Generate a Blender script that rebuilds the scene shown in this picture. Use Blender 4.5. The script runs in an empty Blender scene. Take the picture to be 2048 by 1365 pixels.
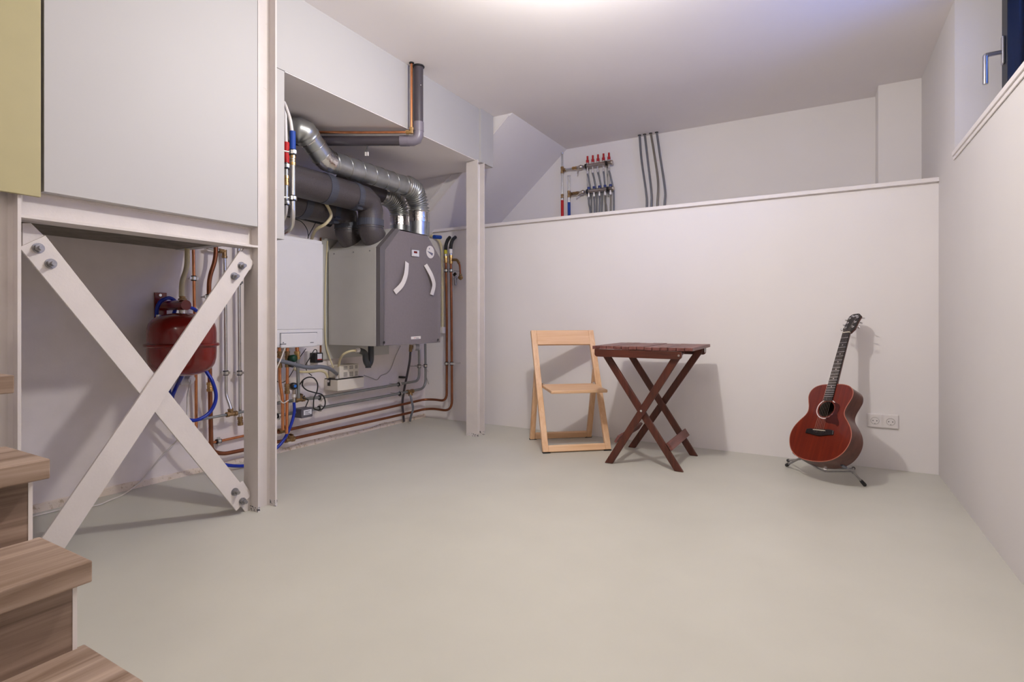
import bpy, bmesh, math, random
from mathutils import Vector, Matrix, noise

# ------------------------------------------------------------------ camera
EYE = 0.87                    # lens height above the floor
FPX = 1080.0                  # focal length in pixels of the 2048 x 1365 frame
YAW = math.atan2(616, 1080)   # the camera looks left of the room's long axis
sc = bpy.context.scene
COL = sc.collection
cd = bpy.data.cameras.new('camera')
cam = bpy.data.objects.new('camera', cd)
COL.objects.link(cam)
cam.location = (0, 0, EYE)
cam.rotation_euler = (math.pi / 2, 0, YAW)
cd.sensor_width = 36
cd.lens = FPX / 2048 * 36
cd.shift_y = -42.5 / 2048
cd.clip_start = 0.02
sc.camera = cam

# ------------------------------------------------------------------ world: blue dusk outside
W = bpy.data.worlds.new('dusk')
sc.world = W
W.use_nodes = True
bg = W.node_tree.nodes['Background']
bg.inputs['Color'].default_value = (0.08, 0.24, 1.0, 1)
bg.inputs['Strength'].default_value = 8.5

# ------------------------------------------------------------------ exposure, lamp strength
sc.view_settings.view_transform = 'Standard'
sc.view_settings.look = 'None'
sc.view_settings.gamma = 1
sc.view_settings.use_curve_mapping = False
sc.view_settings.exposure = -0.1
LAMP = Vector((-0.80, 1.85, 2.25))
LAMP_WATTS = 68.0
LAMP_COLOR = (1.0, 0.965, 0.925)
FILL_COLOR = (1.0, 0.915, 0.83)
FILL_LAMPS = [Vector((-0.35, -1.60, 2.335))]  # added fill lamp behind the viewer, brightens niche and walls
FILL_WATTS = 20.0

# ------------------------------------------------------------------ survey helpers: pixel + known plane -> point in the room
SY, CY = math.sin(YAW), math.cos(YAW)
def _ray(x, y):
    r = (x - 1024) / FPX
    return (-SY + CY * r, CY + SY * r, (640 - y) / FPX)
def PX(x, y, X):
    d = _ray(x, y); t = X / d[0]; return Vector((X, d[1] * t, EYE + d[2] * t))
def PY(x, y, Y):
    d = _ray(x, y); t = Y / d[1]; return Vector((d[0] * t, Y, EYE + d[2] * t))
def PZ(x, y, Z):
    d = _ray(x, y); t = (Z - EYE) / d[2]; return Vector((d[0] * t, d[1] * t, Z))

# ------------------------------------------------------------------ materials
def lin(h):
    h = h.lstrip('#'); out = []
    for i in (0, 2, 4):
        c = int(h[i:i + 2], 16) / 255
        out.append(c / 12.92 if c <= 0.04045 else ((c + 0.055) / 1.055) ** 2.4)
    return tuple(out) + (1.0,)
MATS = {}
def _base(name):
    m = bpy.data.materials.new(name); m.use_nodes = True
    MATS[name] = m
    return m, m.node_tree.nodes, m.node_tree.links, m.node_tree.nodes['Principled BSDF']
def mat(name, col, rough=0.5, metal=0.0, var=0.06, scale=12.0, bump=0.0, bscale=200.0, spec=0.5, coat=0.0, stretch=(1, 1, 1)):
    m, N, L, B = _base(name)
    col = lin(col) if isinstance(col, str) else tuple(col) + (1,)
    B.inputs['Roughness'].default_value = rough
    B.inputs['Metallic'].default_value = metal
    B.inputs['Specular IOR Level'].default_value = spec
    B.inputs['Coat Weight'].default_value = coat
    B.inputs['Coat Roughness'].default_value = 0.1
    tc = N.new('ShaderNodeTexCoord')
    mp = N.new('ShaderNodeMapping'); mp.inputs['Scale'].default_value = stretch
    L.new(tc.outputs['Object'], mp.inputs['Vector'])
    nz = N.new('ShaderNodeTexNoise'); nz.inputs['Scale'].default_value = scale; nz.inputs['Detail'].default_value = 4
    L.new(mp.outputs['Vector'], nz.inputs['Vector'])
    cr = N.new('ShaderNodeValToRGB')
    cr.color_ramp.elements[0].position = 0.3; cr.color_ramp.elements[1].position = 0.7
    cr.color_ramp.elements[0].color = tuple(c * (1 - var) for c in col[:3]) + (1,)
    cr.color_ramp.elements[1].color = tuple(min(1, c * (1 + var)) for c in col[:3]) + (1,)
    L.new(nz.outputs['Fac'], cr.inputs['Fac'])
    L.new(cr.outputs['Color'], B.inputs['Base Color'])
    if bump:
        n2 = N.new('ShaderNodeTexNoise'); n2.inputs['Scale'].default_value = bscale; n2.inputs['Detail'].default_value = 3
        L.new(mp.outputs['Vector'], n2.inputs['Vector'])
        bp = N.new('ShaderNodeBump'); bp.inputs['Strength'].default_value = bump; bp.inputs['Distance'].default_value = 0.002
        L.new(n2.outputs['Fac'], bp.inputs['Height']); L.new(bp.outputs['Normal'], B.inputs['Normal'])
    return m
def spotted(name, col, spot, amount, scale, rough=0.55, bump=0.15):
    """paint with irregular worn or rusty spots"""
    m = mat(name, col, rough, var=0.04, scale=9, bump=bump, bscale=120)
    N, L = m.node_tree.nodes, m.node_tree.links
    B = N['Principled BSDF']
    src = B.inputs['Base Color'].links[0].from_socket
    tc = next(n for n in N if n.type == 'TEX_COORD')
    nz = N.new('ShaderNodeTexNoise'); nz.inputs['Scale'].default_value = scale; nz.inputs['Detail'].default_value = 6; nz.inputs['Roughness'].default_value = 0.65
    L.new(tc.outputs['Object'], nz.inputs['Vector'])
    cr = N.new('ShaderNodeValToRGB')
    cr.color_ramp.elements[0].position = amount; cr.color_ramp.elements[0].color = (0, 0, 0, 1)
    cr.color_ramp.elements[1].position = amount + 0.06; cr.color_ramp.elements[1].color = (1, 1, 1, 1)
    L.new(nz.outputs['Fac'], cr.inputs['Fac'])
    mx = N.new('ShaderNodeMix'); mx.data_type = 'RGBA'
    L.new(cr.outputs['Color'], mx.inputs['Factor']); L.new(src, mx.inputs['A']); mx.inputs['B'].default_value = lin(spot)
    L.new(mx.outputs['Result'], B.inputs['Base Color'])
    return m
def wood(name, c1, c2, axis, rough=0.45, scale=30.0, bump=0.1, coat=0.0, long=0.06, dist=0.6):
    m, N, L, B = _base(name)
    B.inputs['Roughness'].default_value = rough
    B.inputs['Coat Weight'].default_value = coat
    tc = N.new('ShaderNodeTexCoord'); mp = N.new('ShaderNodeMapping')
    s = [1, 1, 1]; s[axis] = long; mp.inputs['Scale'].default_value = s
    oi = N.new('ShaderNodeObjectInfo')
    ad = N.new('ShaderNodeVectorMath'); ad.operation = 'ADD'
    mu = N.new('ShaderNodeMath'); mu.operation = 'MULTIPLY'; mu.inputs[1].default_value = 7.0
    L.new(oi.outputs['Random'], mu.inputs[0]); L.new(mu.outputs[0], ad.inputs[1]); L.new(tc.outputs['Object'], ad.inputs[0])
    L.new(ad.outputs[0], mp.inputs['Vector'])
    nz = N.new('ShaderNodeTexNoise'); nz.inputs['Scale'].default_value = scale; nz.inputs['Detail'].default_value = 8; nz.inputs['Roughness'].default_value = 0.6; nz.inputs['Distortion'].default_value = dist
    L.new(mp.outputs['Vector'], nz.inputs['Vector'])
    cr = N.new('ShaderNodeValToRGB'); cr.color_ramp.elements[0].position = 0.32; cr.color_ramp.elements[1].position = 0.68
    cr.color_ramp.elements[0].color = lin(c1); cr.color_ramp.elements[1].color = lin(c2)
    L.new(nz.outputs['Fac'], cr.inputs['Fac']); L.new(cr.outputs['Color'], B.inputs['Base Color'])
    bp = N.new('ShaderNodeBump'); bp.inputs['Strength'].default_value = bump; bp.inputs['Distance'].default_value = 0.001
    L.new(nz.outputs['Fac'], bp.inputs['Height']); L.new(bp.outputs['Normal'], B.inputs['Normal'])
    return m
def emit(name, col, strength):
    m, N, L, B = _base(name)
    B.inputs['Base Color'].default_value = tuple(col) + (1,)
    B.inputs['Emission Color'].default_value = tuple(col) + (1,)
    B.inputs['Emission Strength'].default_value = strength
    return m
def glass(name):
    m, N, L, B = _base(name)
    B.inputs['Base Color'].default_value = (1, 1, 1, 1)
    B.inputs['Roughness'].default_value = 0.0
    B.inputs['Transmission Weight'].default_value = 1.0
    B.inputs['IOR'].default_value = 1.0
    B.inputs['Specular IOR Level'].default_value = 0.5
    gl = N.new('ShaderNodeBsdfGlossy'); gl.inputs['Roughness'].default_value = 0.01
    tr = N.new('ShaderNodeBsdfTransparent')
    fr = N.new('ShaderNodeFresnel'); fr.inputs['IOR'].default_value = 1.45
    mx = N.new('ShaderNodeMixShader')
    L.new(fr.outputs[0], mx.inputs[0]); L.new(tr.outputs[0], mx.inputs[1]); L.new(gl.outputs[0], mx.inputs[2])
    L.new(mx.outputs[0], N['Material Output'].inputs['Surface'])
    return m

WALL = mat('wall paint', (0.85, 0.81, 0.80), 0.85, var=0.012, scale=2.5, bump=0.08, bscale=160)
WALLR = mat('wall paint with dimmer light', (0.70, 0.665, 0.655), 0.85, var=0.012, scale=2.5, bump=0.08, bscale=160)  # same paint as the other walls; weaker lamp light put into its colour
CEIL = mat('ceiling paint', (0.91, 0.86, 0.85), 0.9, var=0.012, scale=2.0, bump=0.05, bscale=160)
NICHE = spotted('plaster wall', '#e9e0de', '#b9a48d', 0.73, 14, 0.85, 0.15)
FLOORM = mat('cast resin floor', (0.575, 0.56, 0.495), 0.42, var=0.03, scale=3.0, bump=0.03, bscale=60, spec=0.4)
TRIM = mat('trim paint', (0.82, 0.77, 0.76), 0.5, var=0.01)
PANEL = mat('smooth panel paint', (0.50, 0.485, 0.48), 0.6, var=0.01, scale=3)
STEELP = spotted('painted steel', '#dad2ce', '#a98a6c', 0.70, 26, 0.5, 0.25)
CONC = mat('bare concrete', '#7d756c', 0.9, var=0.25, scale=14, bump=0.5, bscale=60)
PLAST = spotted('rough plaster strip', '#e3d5c8', '#c2ae98', 0.55, 40, 0.9, 0.6)
YEL = mat('yellow green paint', '#b3a97f', 0.6, var=0.02)
TREAD = wood('stair oak tread', '#79614f', '#c0a999', 1, 0.5, 26, 0.15, long=0.05)
RISER = wood('stair oak riser', '#6a5547', '#a89283', 1, 0.55, 26, 0.15, long=0.05)
BEECH = wood('beech', '#d8a97e', '#ebc6a0', 2, 0.42, 30, 0.05, long=0.05)
BEECHX = wood('beech rail', '#d8a97e', '#ebc6a0', 0, 0.42, 30, 0.05, long=0.05)
DARKW = wood('oiled hardwood', '#401d13', '#622f21', 2, 0.38, 40, 0.1, long=0.08)
DARKWX = wood('oiled hardwood rail', '#401d13', '#622f21', 0, 0.38, 40, 0.1, long=0.08)
DARKWY = wood('oiled hardwood slat', '#5c3029', '#82504a', 1, 0.42, 40, 0.1, long=0.08)
GTOP = wood('mahogany top', '#5c190b', '#7a2712', 1, 0.28, 60, 0.02, coat=0.5, long=0.05)
GSIDE = wood('sapele side', '#48221a', '#65382b', 1, 0.35, 40, 0.02, coat=0.3, long=0.2)
EBONY = mat('ebony', '#1a1416', 0.35, var=0.15)
PICK = mat('dark red pickguard', '#43100d', 0.25, var=0.1, scale=40)
BONE = mat('bone', '#e6dcc4', 0.4)
BIND = mat('pale binding', '#b06a55', 0.4)
PEARL = mat('white rosette', '#e6dcd8', 0.35)
CHROME = mat('chrome', (0.8, 0.8, 0.82), 0.15, 1.0, var=0.02)
STRING = mat('steel string', (0.55, 0.48, 0.42), 0.25, 1.0, var=0.02)
GALV = mat('galvanised steel', (0.42, 0.44, 0.45), 0.32, 0.9, var=0.14, scale=16, bump=0.06, bscale=30)
FLEXM = mat('flexible aluminium duct', (0.46, 0.47, 0.46), 0.36, 0.85, var=0.1, scale=20)
FOIL = mat('foil tape', (0.75, 0.73, 0.72), 0.16, 1.0, var=0.1, scale=30, bump=0.9, bscale=55)
ZINC = mat('zinc plated pipe', (0.66, 0.66, 0.65), 0.25, 1.0, var=0.06, scale=20)
ZINCD = mat('dull steel pipe', (0.33, 0.345, 0.345), 0.38, 0.85, var=0.08, scale=20)
COPPER = mat('copper', (0.72, 0.30, 0.14), 0.26, 1.0, var=0.12, scale=18)
COPPERD = mat('tarnished copper', (0.29, 0.108, 0.056), 0.38, 0.9, var=0.2, scale=14)
BRASS = mat('brass', (0.62, 0.40, 0.17), 0.3, 1.0, var=0.12, scale=40)
BRASSD = mat('dull brass', (0.34, 0.22, 0.11), 0.4, 0.9, var=0.2, scale=40)
REDV = mat('red lacquer', '#7c120d', 0.22, var=0.05, scale=8, coat=0.4)
REDC = mat('red plastic cap', '#b3121f', 0.4)
REDI = mat('red insulation', '#c4161a', 0.6)
BLUEI = mat('blue insulation', '#0d3f9a', 0.6)
BLUEC = mat('blue plastic cap', '#1c2f78', 0.4)
BLUEH = mat('blue hose', '#0a2ba0', 0.35, var=0.05)
CREAM = mat('cream plastic', '#d8cba4', 0.45)
WHITEP = mat('white plastic', '#e8e2e0', 0.4, var=0.01)
WHITEB = mat('white boiler casing', '#dcdadd', 0.35, var=0.01)
WHITEC = mat('off white pump housing', '#e4dccf', 0.45, var=0.02)
GREYM = mat('light grey sheet metal', '#c4c2bd', 0.42, 0.1, var=0.05, scale=3)
GREYD = mat('dark grey plastic cover', '#7f777b', 0.55, var=0.03, scale=60, bump=0.08, bscale=400)
GREYE = mat('cover edge grey', '#5f5a5c', 0.5, var=0.03)
EPP = mat('grey foam duct', '#453f41', 0.4, var=0.35, scale=240, bump=0.3, bscale=260, spec=0.7)
EPPR = mat('duct coupling ring', '#4a4d59', 0.45, var=0.04)
PVC = mat('grey pvc', '#4a444a', 0.35, var=0.04)
PVCL = mat('grey pvc elbow', '#7d7681', 0.35, var=0.04)
PVCD = mat('dark grey pvc', '#3d3f42', 0.4, var=0.05)
TUBEG = mat('grey floor heating tube', '#6f6f76', 0.3, var=0.05)
TUBEB = mat('brownish grey tube', '#7b736a', 0.3, var=0.05)
NICK = mat('nickel plated brass', (0.55, 0.49, 0.44), 0.3, 1.0, var=0.08, scale=40)
BLACK = mat('black rubber', '#17171a', 0.55, var=0.1)
BLACKP = mat('black plastic', '#1c1b1e', 0.4, var=0.05)
GREEN = mat('green valve knob', '#123d2c', 0.4)
BLUEK = mat('blue disc', '#1667c4', 0.4)
GREYH = mat('grey hose', '#6b6e78', 0.45)
GREYA = mat('grey actuator', '#57545c', 0.5)
LABELM = mat('white label', '#dcdbe2', 0.5, var=0.02)
INK = mat('dark print', '#33333a', 0.6)
INKR = mat('red print', '#c03a34', 0.6)
INKW = mat('white print', '#e8e8ec', 0.5)
SCREEN = mat('dark red display', '#6e0b10', 0.2)
YELB = mat('yellow band', '#c6bd2d', 0.5)
OSB = mat('chipboard', '#8b5a3c', 0.8, var=0.25, scale=60)
NAVY = mat('dark blue window frame', '#0e1828', 0.4, var=0.03)
FRAMEG = mat('grey window frame', '#98969d', 0.45, var=0.02)
STAIN = mat('stainless steel', (0.55, 0.54, 0.55), 0.28, 1.0, var=0.03)
GLASS = glass('window glass')
PAPER = mat('paper label', '#cfc9cf', 0.7)
DARKIN = mat('dark wood inside', '#2a1710', 0.8)
CABLEW = mat('white cable', '#ddd6d0', 0.5)
CABLEG = mat('grey cable', '#aaa29c', 0.5)
BOLTM = mat('zinc bolt', (0.33, 0.32, 0.33), 0.4, 0.8, var=0.15, scale=60)
FOOTM = spotted('worn painted steel foot', '#d8d2d0', '#3c3c44', 0.52, 45, 0.6, 0.3)

# ------------------------------------------------------------------ mesh builder
class MB:
    def __init__(s):
        s.v = []; s.f = []; s.sm = []
    def add(s, vs, fs, smooth=False):
        o = len(s.v)
        s.v += [Vector(p) for p in vs]
        for f in fs:
            s.f.append([o + i for i in f]); s.sm.append(smooth)
        return s
    def box(s, a, b):
        x0, x1 = sorted((a[0], b[0])); y0, y1 = sorted((a[1], b[1])); z0, z1 = sorted((a[2], b[2]))
        return s.add([(x0, y0, z0), (x1, y0, z0), (x1, y1, z0), (x0, y1, z0), (x0, y0, z1), (x1, y0, z1), (x1, y1, z1), (x0, y1, z1)],
                     [(0, 3, 2, 1), (4, 5, 6, 7), (0, 1, 5, 4), (1, 2, 6, 5), (2, 3, 7, 6), (3, 0, 4, 7)])
    def obox(s, c, ax, ay, az, dx, dy, dz):
        """box about centre c with axes ax, ay, az and full sizes dx, dy, dz"""
        c = Vector(c); ax = Vector(ax).normalized() * dx / 2; ay = Vector(ay).normalized() * dy / 2; az = Vector(az).normalized() * dz / 2
        vs = [c - ax - ay - az, c + ax - ay - az, c + ax + ay - az, c - ax + ay - az, c - ax - ay + az, c + ax - ay + az, c + ax + ay + az, c - ax + ay + az]
        return s.add(vs, [(0, 3, 2, 1), (4, 5, 6, 7), (0, 1, 5, 4), (1, 2, 6, 5), (2, 3, 7, 6), (3, 0, 4, 7)])
    def bar(s, p, q, width_dir, w, t):
        """flat bar from p to q, w wide along width_dir (made square to the bar), t thick"""
        p = Vector(p); q = Vector(q); d = (q - p); L = d.length; d.normalize()
        wd = Vector(width_dir); wd = (wd - d * wd.dot(d)).normalized(); n = d.cross(wd)
        return s.obox((p + q) / 2, d, wd, n, L, w, t)
    def prism(s, poly, ext):
        """closed polygon (3d points) swept by vector ext"""
        n = len(poly); ext = Vector(ext); vs = [Vector(p) for p in poly] + [Vector(p) + ext for p in poly]
        fs = [tuple(range(n))[::-1], tuple(range(n, 2 * n))] + [(i, (i + 1) % n, n + (i + 1) % n, n + i) for i in range(n)]
        return s.add(vs, fs)
    def tube(s, pts, r, seg=12, cap=True, smooth=True):
        pts = [Vector(p) for p in pts]; n = len(pts)
        rs = r if isinstance(r, (list, tuple)) else [r] * n
        tang = []
        for i in range(n):
            a = pts[max(i - 1, 0)]; b = pts[min(i + 1, n - 1)]
            tang.append((b - a).normalized() if (b - a).length > 1e-9 else (tang[-1] if tang else Vector((0, 0, 1))))
        t0 = tang[0]; ref = Vector((0, 0, 1)) if abs(t0.z) < 0.9 else Vector((1, 0, 0))
        u = (ref - t0 * ref.dot(t0)).normalized(); vs = []
        for i in range(n):
            if i:
                a = tang[i - 1].cross(tang[i])
                if a.length > 1e-8:
                    u = Matrix.Rotation(tang[i - 1].angle(tang[i]), 3, a.normalized()) @ u
                u = (u - tang[i] * u.dot(tang[i])).normalized()
            w = tang[i].cross(u)
            for k in range(seg):
                an = 2 * math.pi * k / seg
                vs.append(pts[i] + (u * math.cos(an) + w * math.sin(an)) * rs[i])
        fs = [(i * seg + k, i * seg + (k + 1) % seg, (i + 1) * seg + (k + 1) % seg, (i + 1) * seg + k) for i in range(n - 1) for k in range(seg)]
        s.add(vs, fs, smooth)
        if cap:
            s.add(vs[:seg], [tuple(range(seg))[::-1]]); s.add(vs[-seg:], [tuple(range(seg))])
        return s
    def cyl(s, p, q, r, seg=16, r2=None):
        return s.tube([p, q], [r, r if r2 is None else r2], seg)
    def lathe(s, base, axis, prof, seg=32, smooth=True):
        """profile of (radius, height) pairs turned about axis through base"""
        base = Vector(base); ax = Vector(axis).normalized()
        ref = Vector((0, 0, 1)) if abs(ax.z) < 0.9 else Vector((1, 0, 0))
        u = (ref - ax * ref.dot(ax)).normalized(); w = ax.cross(u); vs = []
        for r, h in prof:
            for k in range(seg):
                an = 2 * math.pi * k / seg
                vs.append(base + ax * h + (u * math.cos(an) + w * math.sin(an)) * max(r, 1e-5))
        m = len(prof)
        fs = [(i * seg + k, i * seg + (k + 1) % seg, (i + 1) * seg + (k + 1) % seg, (i + 1) * seg + k) for i in range(m - 1) for k in range(seg)]
        s.add(vs, fs, smooth)
        return s
    def ball(s, c, r, seg=16, scale=(1, 1, 1)):
        n = seg // 2; vs = []; c = Vector(c)
        for i in range(n + 1):
            th = math.pi * i / n
            for k in range(seg):
                an = 2 * math.pi * k / seg
                vs.append(c + Vector((math.sin(th) * math.cos(an) * scale[0], math.sin(th) * math.sin(an) * scale[1], math.cos(th) * scale[2])) * r)
        fs = [(i * seg + k, i * seg + (k + 1) % seg, (i + 1) * seg + (k + 1) % seg, (i + 1) * seg + k) for i in range(n) for k in range(seg)]
        return s.add(vs, fs, True)
    def torus(s, c, axis, R, r, seg=32, rs=8, start=0, end=2 * math.pi):
        ax = Vector(axis).normalized(); ref = Vector((0, 0, 1)) if abs(ax.z) < 0.9 else Vector((1, 0, 0))
        u = (ref - ax * ref.dot(ax)).normalized(); w = ax.cross(u); c = Vector(c)
        pts = [c + (u * math.cos(start + (end - start) * i / seg) + w * math.sin(start + (end - start) * i / seg)) * R for i in range(seg + 1)]
        return s.tube(pts, r, rs, cap=end - start < 6.28)

ROOT = {}
def mk(name, mb, m, parent=None, loc=None, bevel=0.0, bseg=2, local=False):
    if parent is None:
        if loc is None:
            xs = [v.x for v in mb.v]; ys = [v.y for v in mb.v]; zs = [v.z for v in mb.v]
            loc = Vector(((min(xs) + max(xs)) / 2, (min(ys) + max(ys)) / 2, min(zs)))
        loc = Vector(loc)
    else:
        loc = ROOT[parent.name]
    me = bpy.data.meshes.new(name)
    off = Vector((0, 0, 0)) if local else loc
    me.from_pydata([v - off for v in mb.v], [], mb.f)
    me.polygons.foreach_set('use_smooth', mb.sm)
    bm = bmesh.new(); bm.from_mesh(me)
    bmesh.ops.remove_doubles(bm, verts=bm.verts, dist=1e-7) if bevel else None
    bmesh.ops.recalc_face_normals(bm, faces=bm.faces)
    bm.to_mesh(me); bm.free()
    me.materials.append(m)
    o = bpy.data.objects.new(name, me)
    COL.objects.link(o)
    if parent is None:
        o.location = loc
    else:
        o.parent = parent
    ROOT[o.name] = loc
    if bevel:
        b = o.modifiers.new('bevel', 'BEVEL'); b.width = bevel; b.segments = bseg; b.limit_method = 'ANGLE'; b.angle_limit = math.radians(40)
    return o
def tag(o, label, cat, group=None, kind=None):
    o['label'] = label; o['category'] = cat
    if group: o['group'] = group
    if kind: o['kind'] = kind
    return o
def thing(name, label, cat, loc, group=None, matrix=None):
    o = bpy.data.objects.new(name, None); COL.objects.link(o); o.empty_display_size = 0.05
    o.location = loc
    if matrix is not None: o.matrix_world = matrix
    ROOT[o.name] = Vector(loc)
    return tag(o, label, cat, group)
def struct(name, mb, m, label, cat, parent=None, bevel=0.0):
    o = mk(name, mb, m, parent, loc=(0, 0, 0) if parent is None else None, bevel=bevel)
    if parent is None: tag(o, label, cat, kind='structure')
    return o
def fillet(pts, rad, n=6):
    """polyline with rounded corners"""
    pts = [Vector(p) for p in pts]; out = [pts[0]]
    for i in range(1, len(pts) - 1):
        a, b, c = pts[i - 1], pts[i], pts[i + 1]
        d1 = (a - b); d2 = (c - b); l = min(rad, d1.length * 0.48, d2.length * 0.48)
        p = b + d1.normalized() * l; q = b + d2.normalized() * l
        for k in range(n + 1):
            t = k / n
            out.append(p * (1 - t) ** 2 + b * 2 * t * (1 - t) + q * t * t)
    return out + [pts[-1]]
def spline(pts, n=8):
    pts = [Vector(p) for p in pts]; P = [pts[0] * 2 - pts[1]] + pts + [pts[-1] * 2 - pts[-2]]; out = []
    for i in range(1, len(P) - 2):
        a, b, c, d = P[i - 1:i + 3]
        for k in range(n):
            t = k / n
            out.append(0.5 * (2 * b + (c - a) * t + (2 * a - 5 * b + 4 * c - d) * t * t + (3 * b - a - 3 * c + d) * t ** 3))
    return out + [pts[-1]]
def resample(pts, step):
    out = [pts[0].copy()]; acc = 0
    for a, b in zip(pts, pts[1:]):
        L = (b - a).length; p = 0
        while acc + (L - p) >= step:
            p += step - acc; acc = 0; out.append(a + (b - a) * (p / L))
        acc += L - p
    return out

# pipe fittings shared by many things
def clamp(parent, c, axis, r, wall, length):
    """split clamp round a pipe with its threaded stud to the wall"""
    c = Vector(c); ax = Vector(axis).normalized(); w = Vector(wall).normalized()
    o = mk('pipe_clamp', MB().lathe(c - ax * 0.009, ax, [(r + 0.0005, 0), (r + 0.0075, 0), (r + 0.0075, 0.018), (r + 0.0005, 0.018)], 18, False), ZINC, parent)
    side = ax.cross(w).normalized()
    m = MB()
    m.cyl(c + w * r, c + w * length, 0.004, 8)
    m.obox(c + side * (r + 0.010), ax, side, w, 0.014, 0.010, 0.012); m.obox(c - side * (r + 0.010), ax, side, w, 0.014, 0.010, 0.012)
    mk('stud', m, ZINC, o)
    m = MB(); m.lathe(c - ax * 0.014, ax, [(r + 0.0003, 0), (r + 0.0055, 0), (r + 0.0055, 0.028), (r + 0.0003, 0.028)], 16, False)
    mk('rubber_lining', m, BLACK, o)
    return o
def fitting(parent, p, q, r, m=BRASS, name='coupling'):
    """compression coupling: two nuts and a middle"""
    p = Vector(p); q = Vector(q); L = (q - p).length
    mb = MB().lathe(p, q - p, [(r * 0.9, 0), (r * 1.45, 0), (r * 1.5, L * 0.3), (r * 1.2, L * 0.32), (r * 1.2, L * 0.44), (r * 1.35, L * 0.45), (r * 1.35, L * 0.55), (r * 1.2, L * 0.56), (r * 1.2, L * 0.68), (r * 1.5, L * 0.7), (r * 1.45, L), (r * 0.9, L)], 12, False)
    return mk(name, mb, m, parent)
def tee(parent, c, a, b, r, L, m=BRASS):
    """tee fitting: run along a, branch along b"""
    c = Vector(c); a = Vector(a).normalized(); b = Vector(b).normalized()
    mb = MB().lathe(c - a * L, a, [(r * .9, 0), (r * 1.45, 0), (r * 1.45, L * .5), (r * 1.2, L * .52), (r * 1.2, L * 1.48), (r * 1.45, L * 1.5), (r * 1.45, 2 * L), (r * .9, 2 * L)], 12, False)
    mb.lathe(c, b, [(r * 1.2, 0), (r * 1.2, L * .5), (r * 1.45, L * .52), (r * 1.45, L), (r * .9, L)], 12, False)
    return mk('tee_fitting', mb, m, parent)
def pipe(name, label, pts, r, m, cat='pipe', group=None, seg=12):
    o = mk(name, MB().tube(pts, r, seg), m)
    return tag(o, label, cat, group)

# ================================================================== room shell
XL, XR, YB, YU, ZC, YF = -3.075, 0.578, 3.815, 4.61, 2.455, -2.2
XP = -2.205          # front of the steel frame
XS = -2.225          # face of the soffit
ZS = 2.062           # underside of the soffit
struct('floor', MB().box((XL - 0.1, YF - 0.1, -0.1), (XR + 0.1, YB + 0.05, 0)), FLOORM, 'smooth pale greenish beige cast floor', 'floor')
struct('ceiling', MB().box((XL - 0.1, YF - 0.1, ZC), (XR + 0.4, YU + 0.1, ZC + 0.1)), CEIL, 'plain off-white ceiling over the whole room', 'ceiling')
struct('wall_left', MB().box((XL - 0.1, YF, -0.05), (XL, YU, ZC)), NICHE, 'plastered wall at the back of the pipe niche', 'wall')
struct('wall_back', MB().box((XL, YB, -0.05), (XR, YB + 0.09, 1.643)), WALL, 'off-white half-height wall behind chair and guitar', 'wall')
struct('wall_upper', MB().box((XL - 0.1, YU, 1.0), (XR + 0.1, YU + 0.1, ZC)), WALL, 'recessed upper wall carrying the heating manifold', 'wall')
struct('floor_shelf', MB().box((XL, YB + 0.09, 1.40), (XR, YU, 1.44)), WALL, 'recessed shelf floor behind the half-height wall', 'shelf')
struct('trim_1', MB().box((XL + 0.01, YB - 0.022, 1.643), (XR, YB + 0.10, 1.667)), TRIM, 'white ledge board capping the half-height wall', 'trim', bevel=0.002)
struct('wall_pilaster', MB().box((0.342, 4.40, 1.44), (XR + 0.0005, YU, ZC)), WALL, 'shallow pilaster in the upper right corner', 'wall')
struct('wall_front', MB().box((XL, YF - 0.1, -0.05), (XR, YF, ZC)), WALL, 'wall behind the viewer', 'wall')
# right wall with the high window
WY0, WY1, WZ0 = 2.15, 3.40, 1.685
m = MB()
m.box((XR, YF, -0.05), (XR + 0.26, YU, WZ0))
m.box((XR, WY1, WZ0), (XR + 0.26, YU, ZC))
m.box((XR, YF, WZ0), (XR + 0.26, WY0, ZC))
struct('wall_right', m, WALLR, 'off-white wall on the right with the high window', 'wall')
# window
win = thing('window_1', 'high dark-framed window set deep in the right wall', 'window', (XR + 0.18, (WY0 + WY1) / 2, WZ0)); win['kind'] = 'structure'
m = MB(); X0, X1 = 0.757, 0.835
m.box((X0, WY1 - 0.07, WZ0), (X1, WY1, ZC)); m.box((X0, WY0, WZ0), (X1, WY0 + 0.07, ZC))
m.box((X0, WY0 + 0.07, WZ0), (X1, WY1 - 0.07, WZ0 + 0.06)); m.box((X0, WY0 + 0.07, ZC - 0.05), (X1, WY1 - 0.07, ZC))
mk('window_frame', m, FRAMEG, win, bevel=0.002)
m = MB(); X0, X1 = 0.740, 0.784
sy0, sy1, sz0, sz1 = WY0 + 0.06, WY1 - 0.065, WZ0 + 0.045, ZC - 0.04
m.box((X0, sy1 - 0.085, sz0), (X1, sy1, sz1)); m.box((X0, sy0, sz0), (X1, sy0 + 0.085, sz1))
m.box((X0, sy0 + 0.085, sz0), (X1, sy1 - 0.085, sz0 + 0.085)); m.box((X0, sy0 + 0.085, sz1 - 0.085), (X1, sy1 - 0.085, sz1))
sash = mk('sash', m, NAVY, win, bevel=0.002)
mk('pane', MB().box((0.779, sy0 + 0.08, sz0 + 0.08), (0.783, sy1 - 0.08, sz1 - 0.08)), GLASS, win)
hY = 3.293
h = PY(2005, 101, hY)
hz = h.z
m = MB(); m.box((0.7285, hY - 0.013, hz - 0.065), (0.7395, hY + 0.013, hz + 0.065))
mk('handle_rosette', m, STAIN, sash, bevel=0.004)
m = MB(); lz = PY(1985, 108, hY).z
m.tube(fillet([(0.735, hY, lz), (0.672, hY, lz), (0.672, hY, lz - 0.135)], 0.007, 4), 0.0105, 16)
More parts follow.
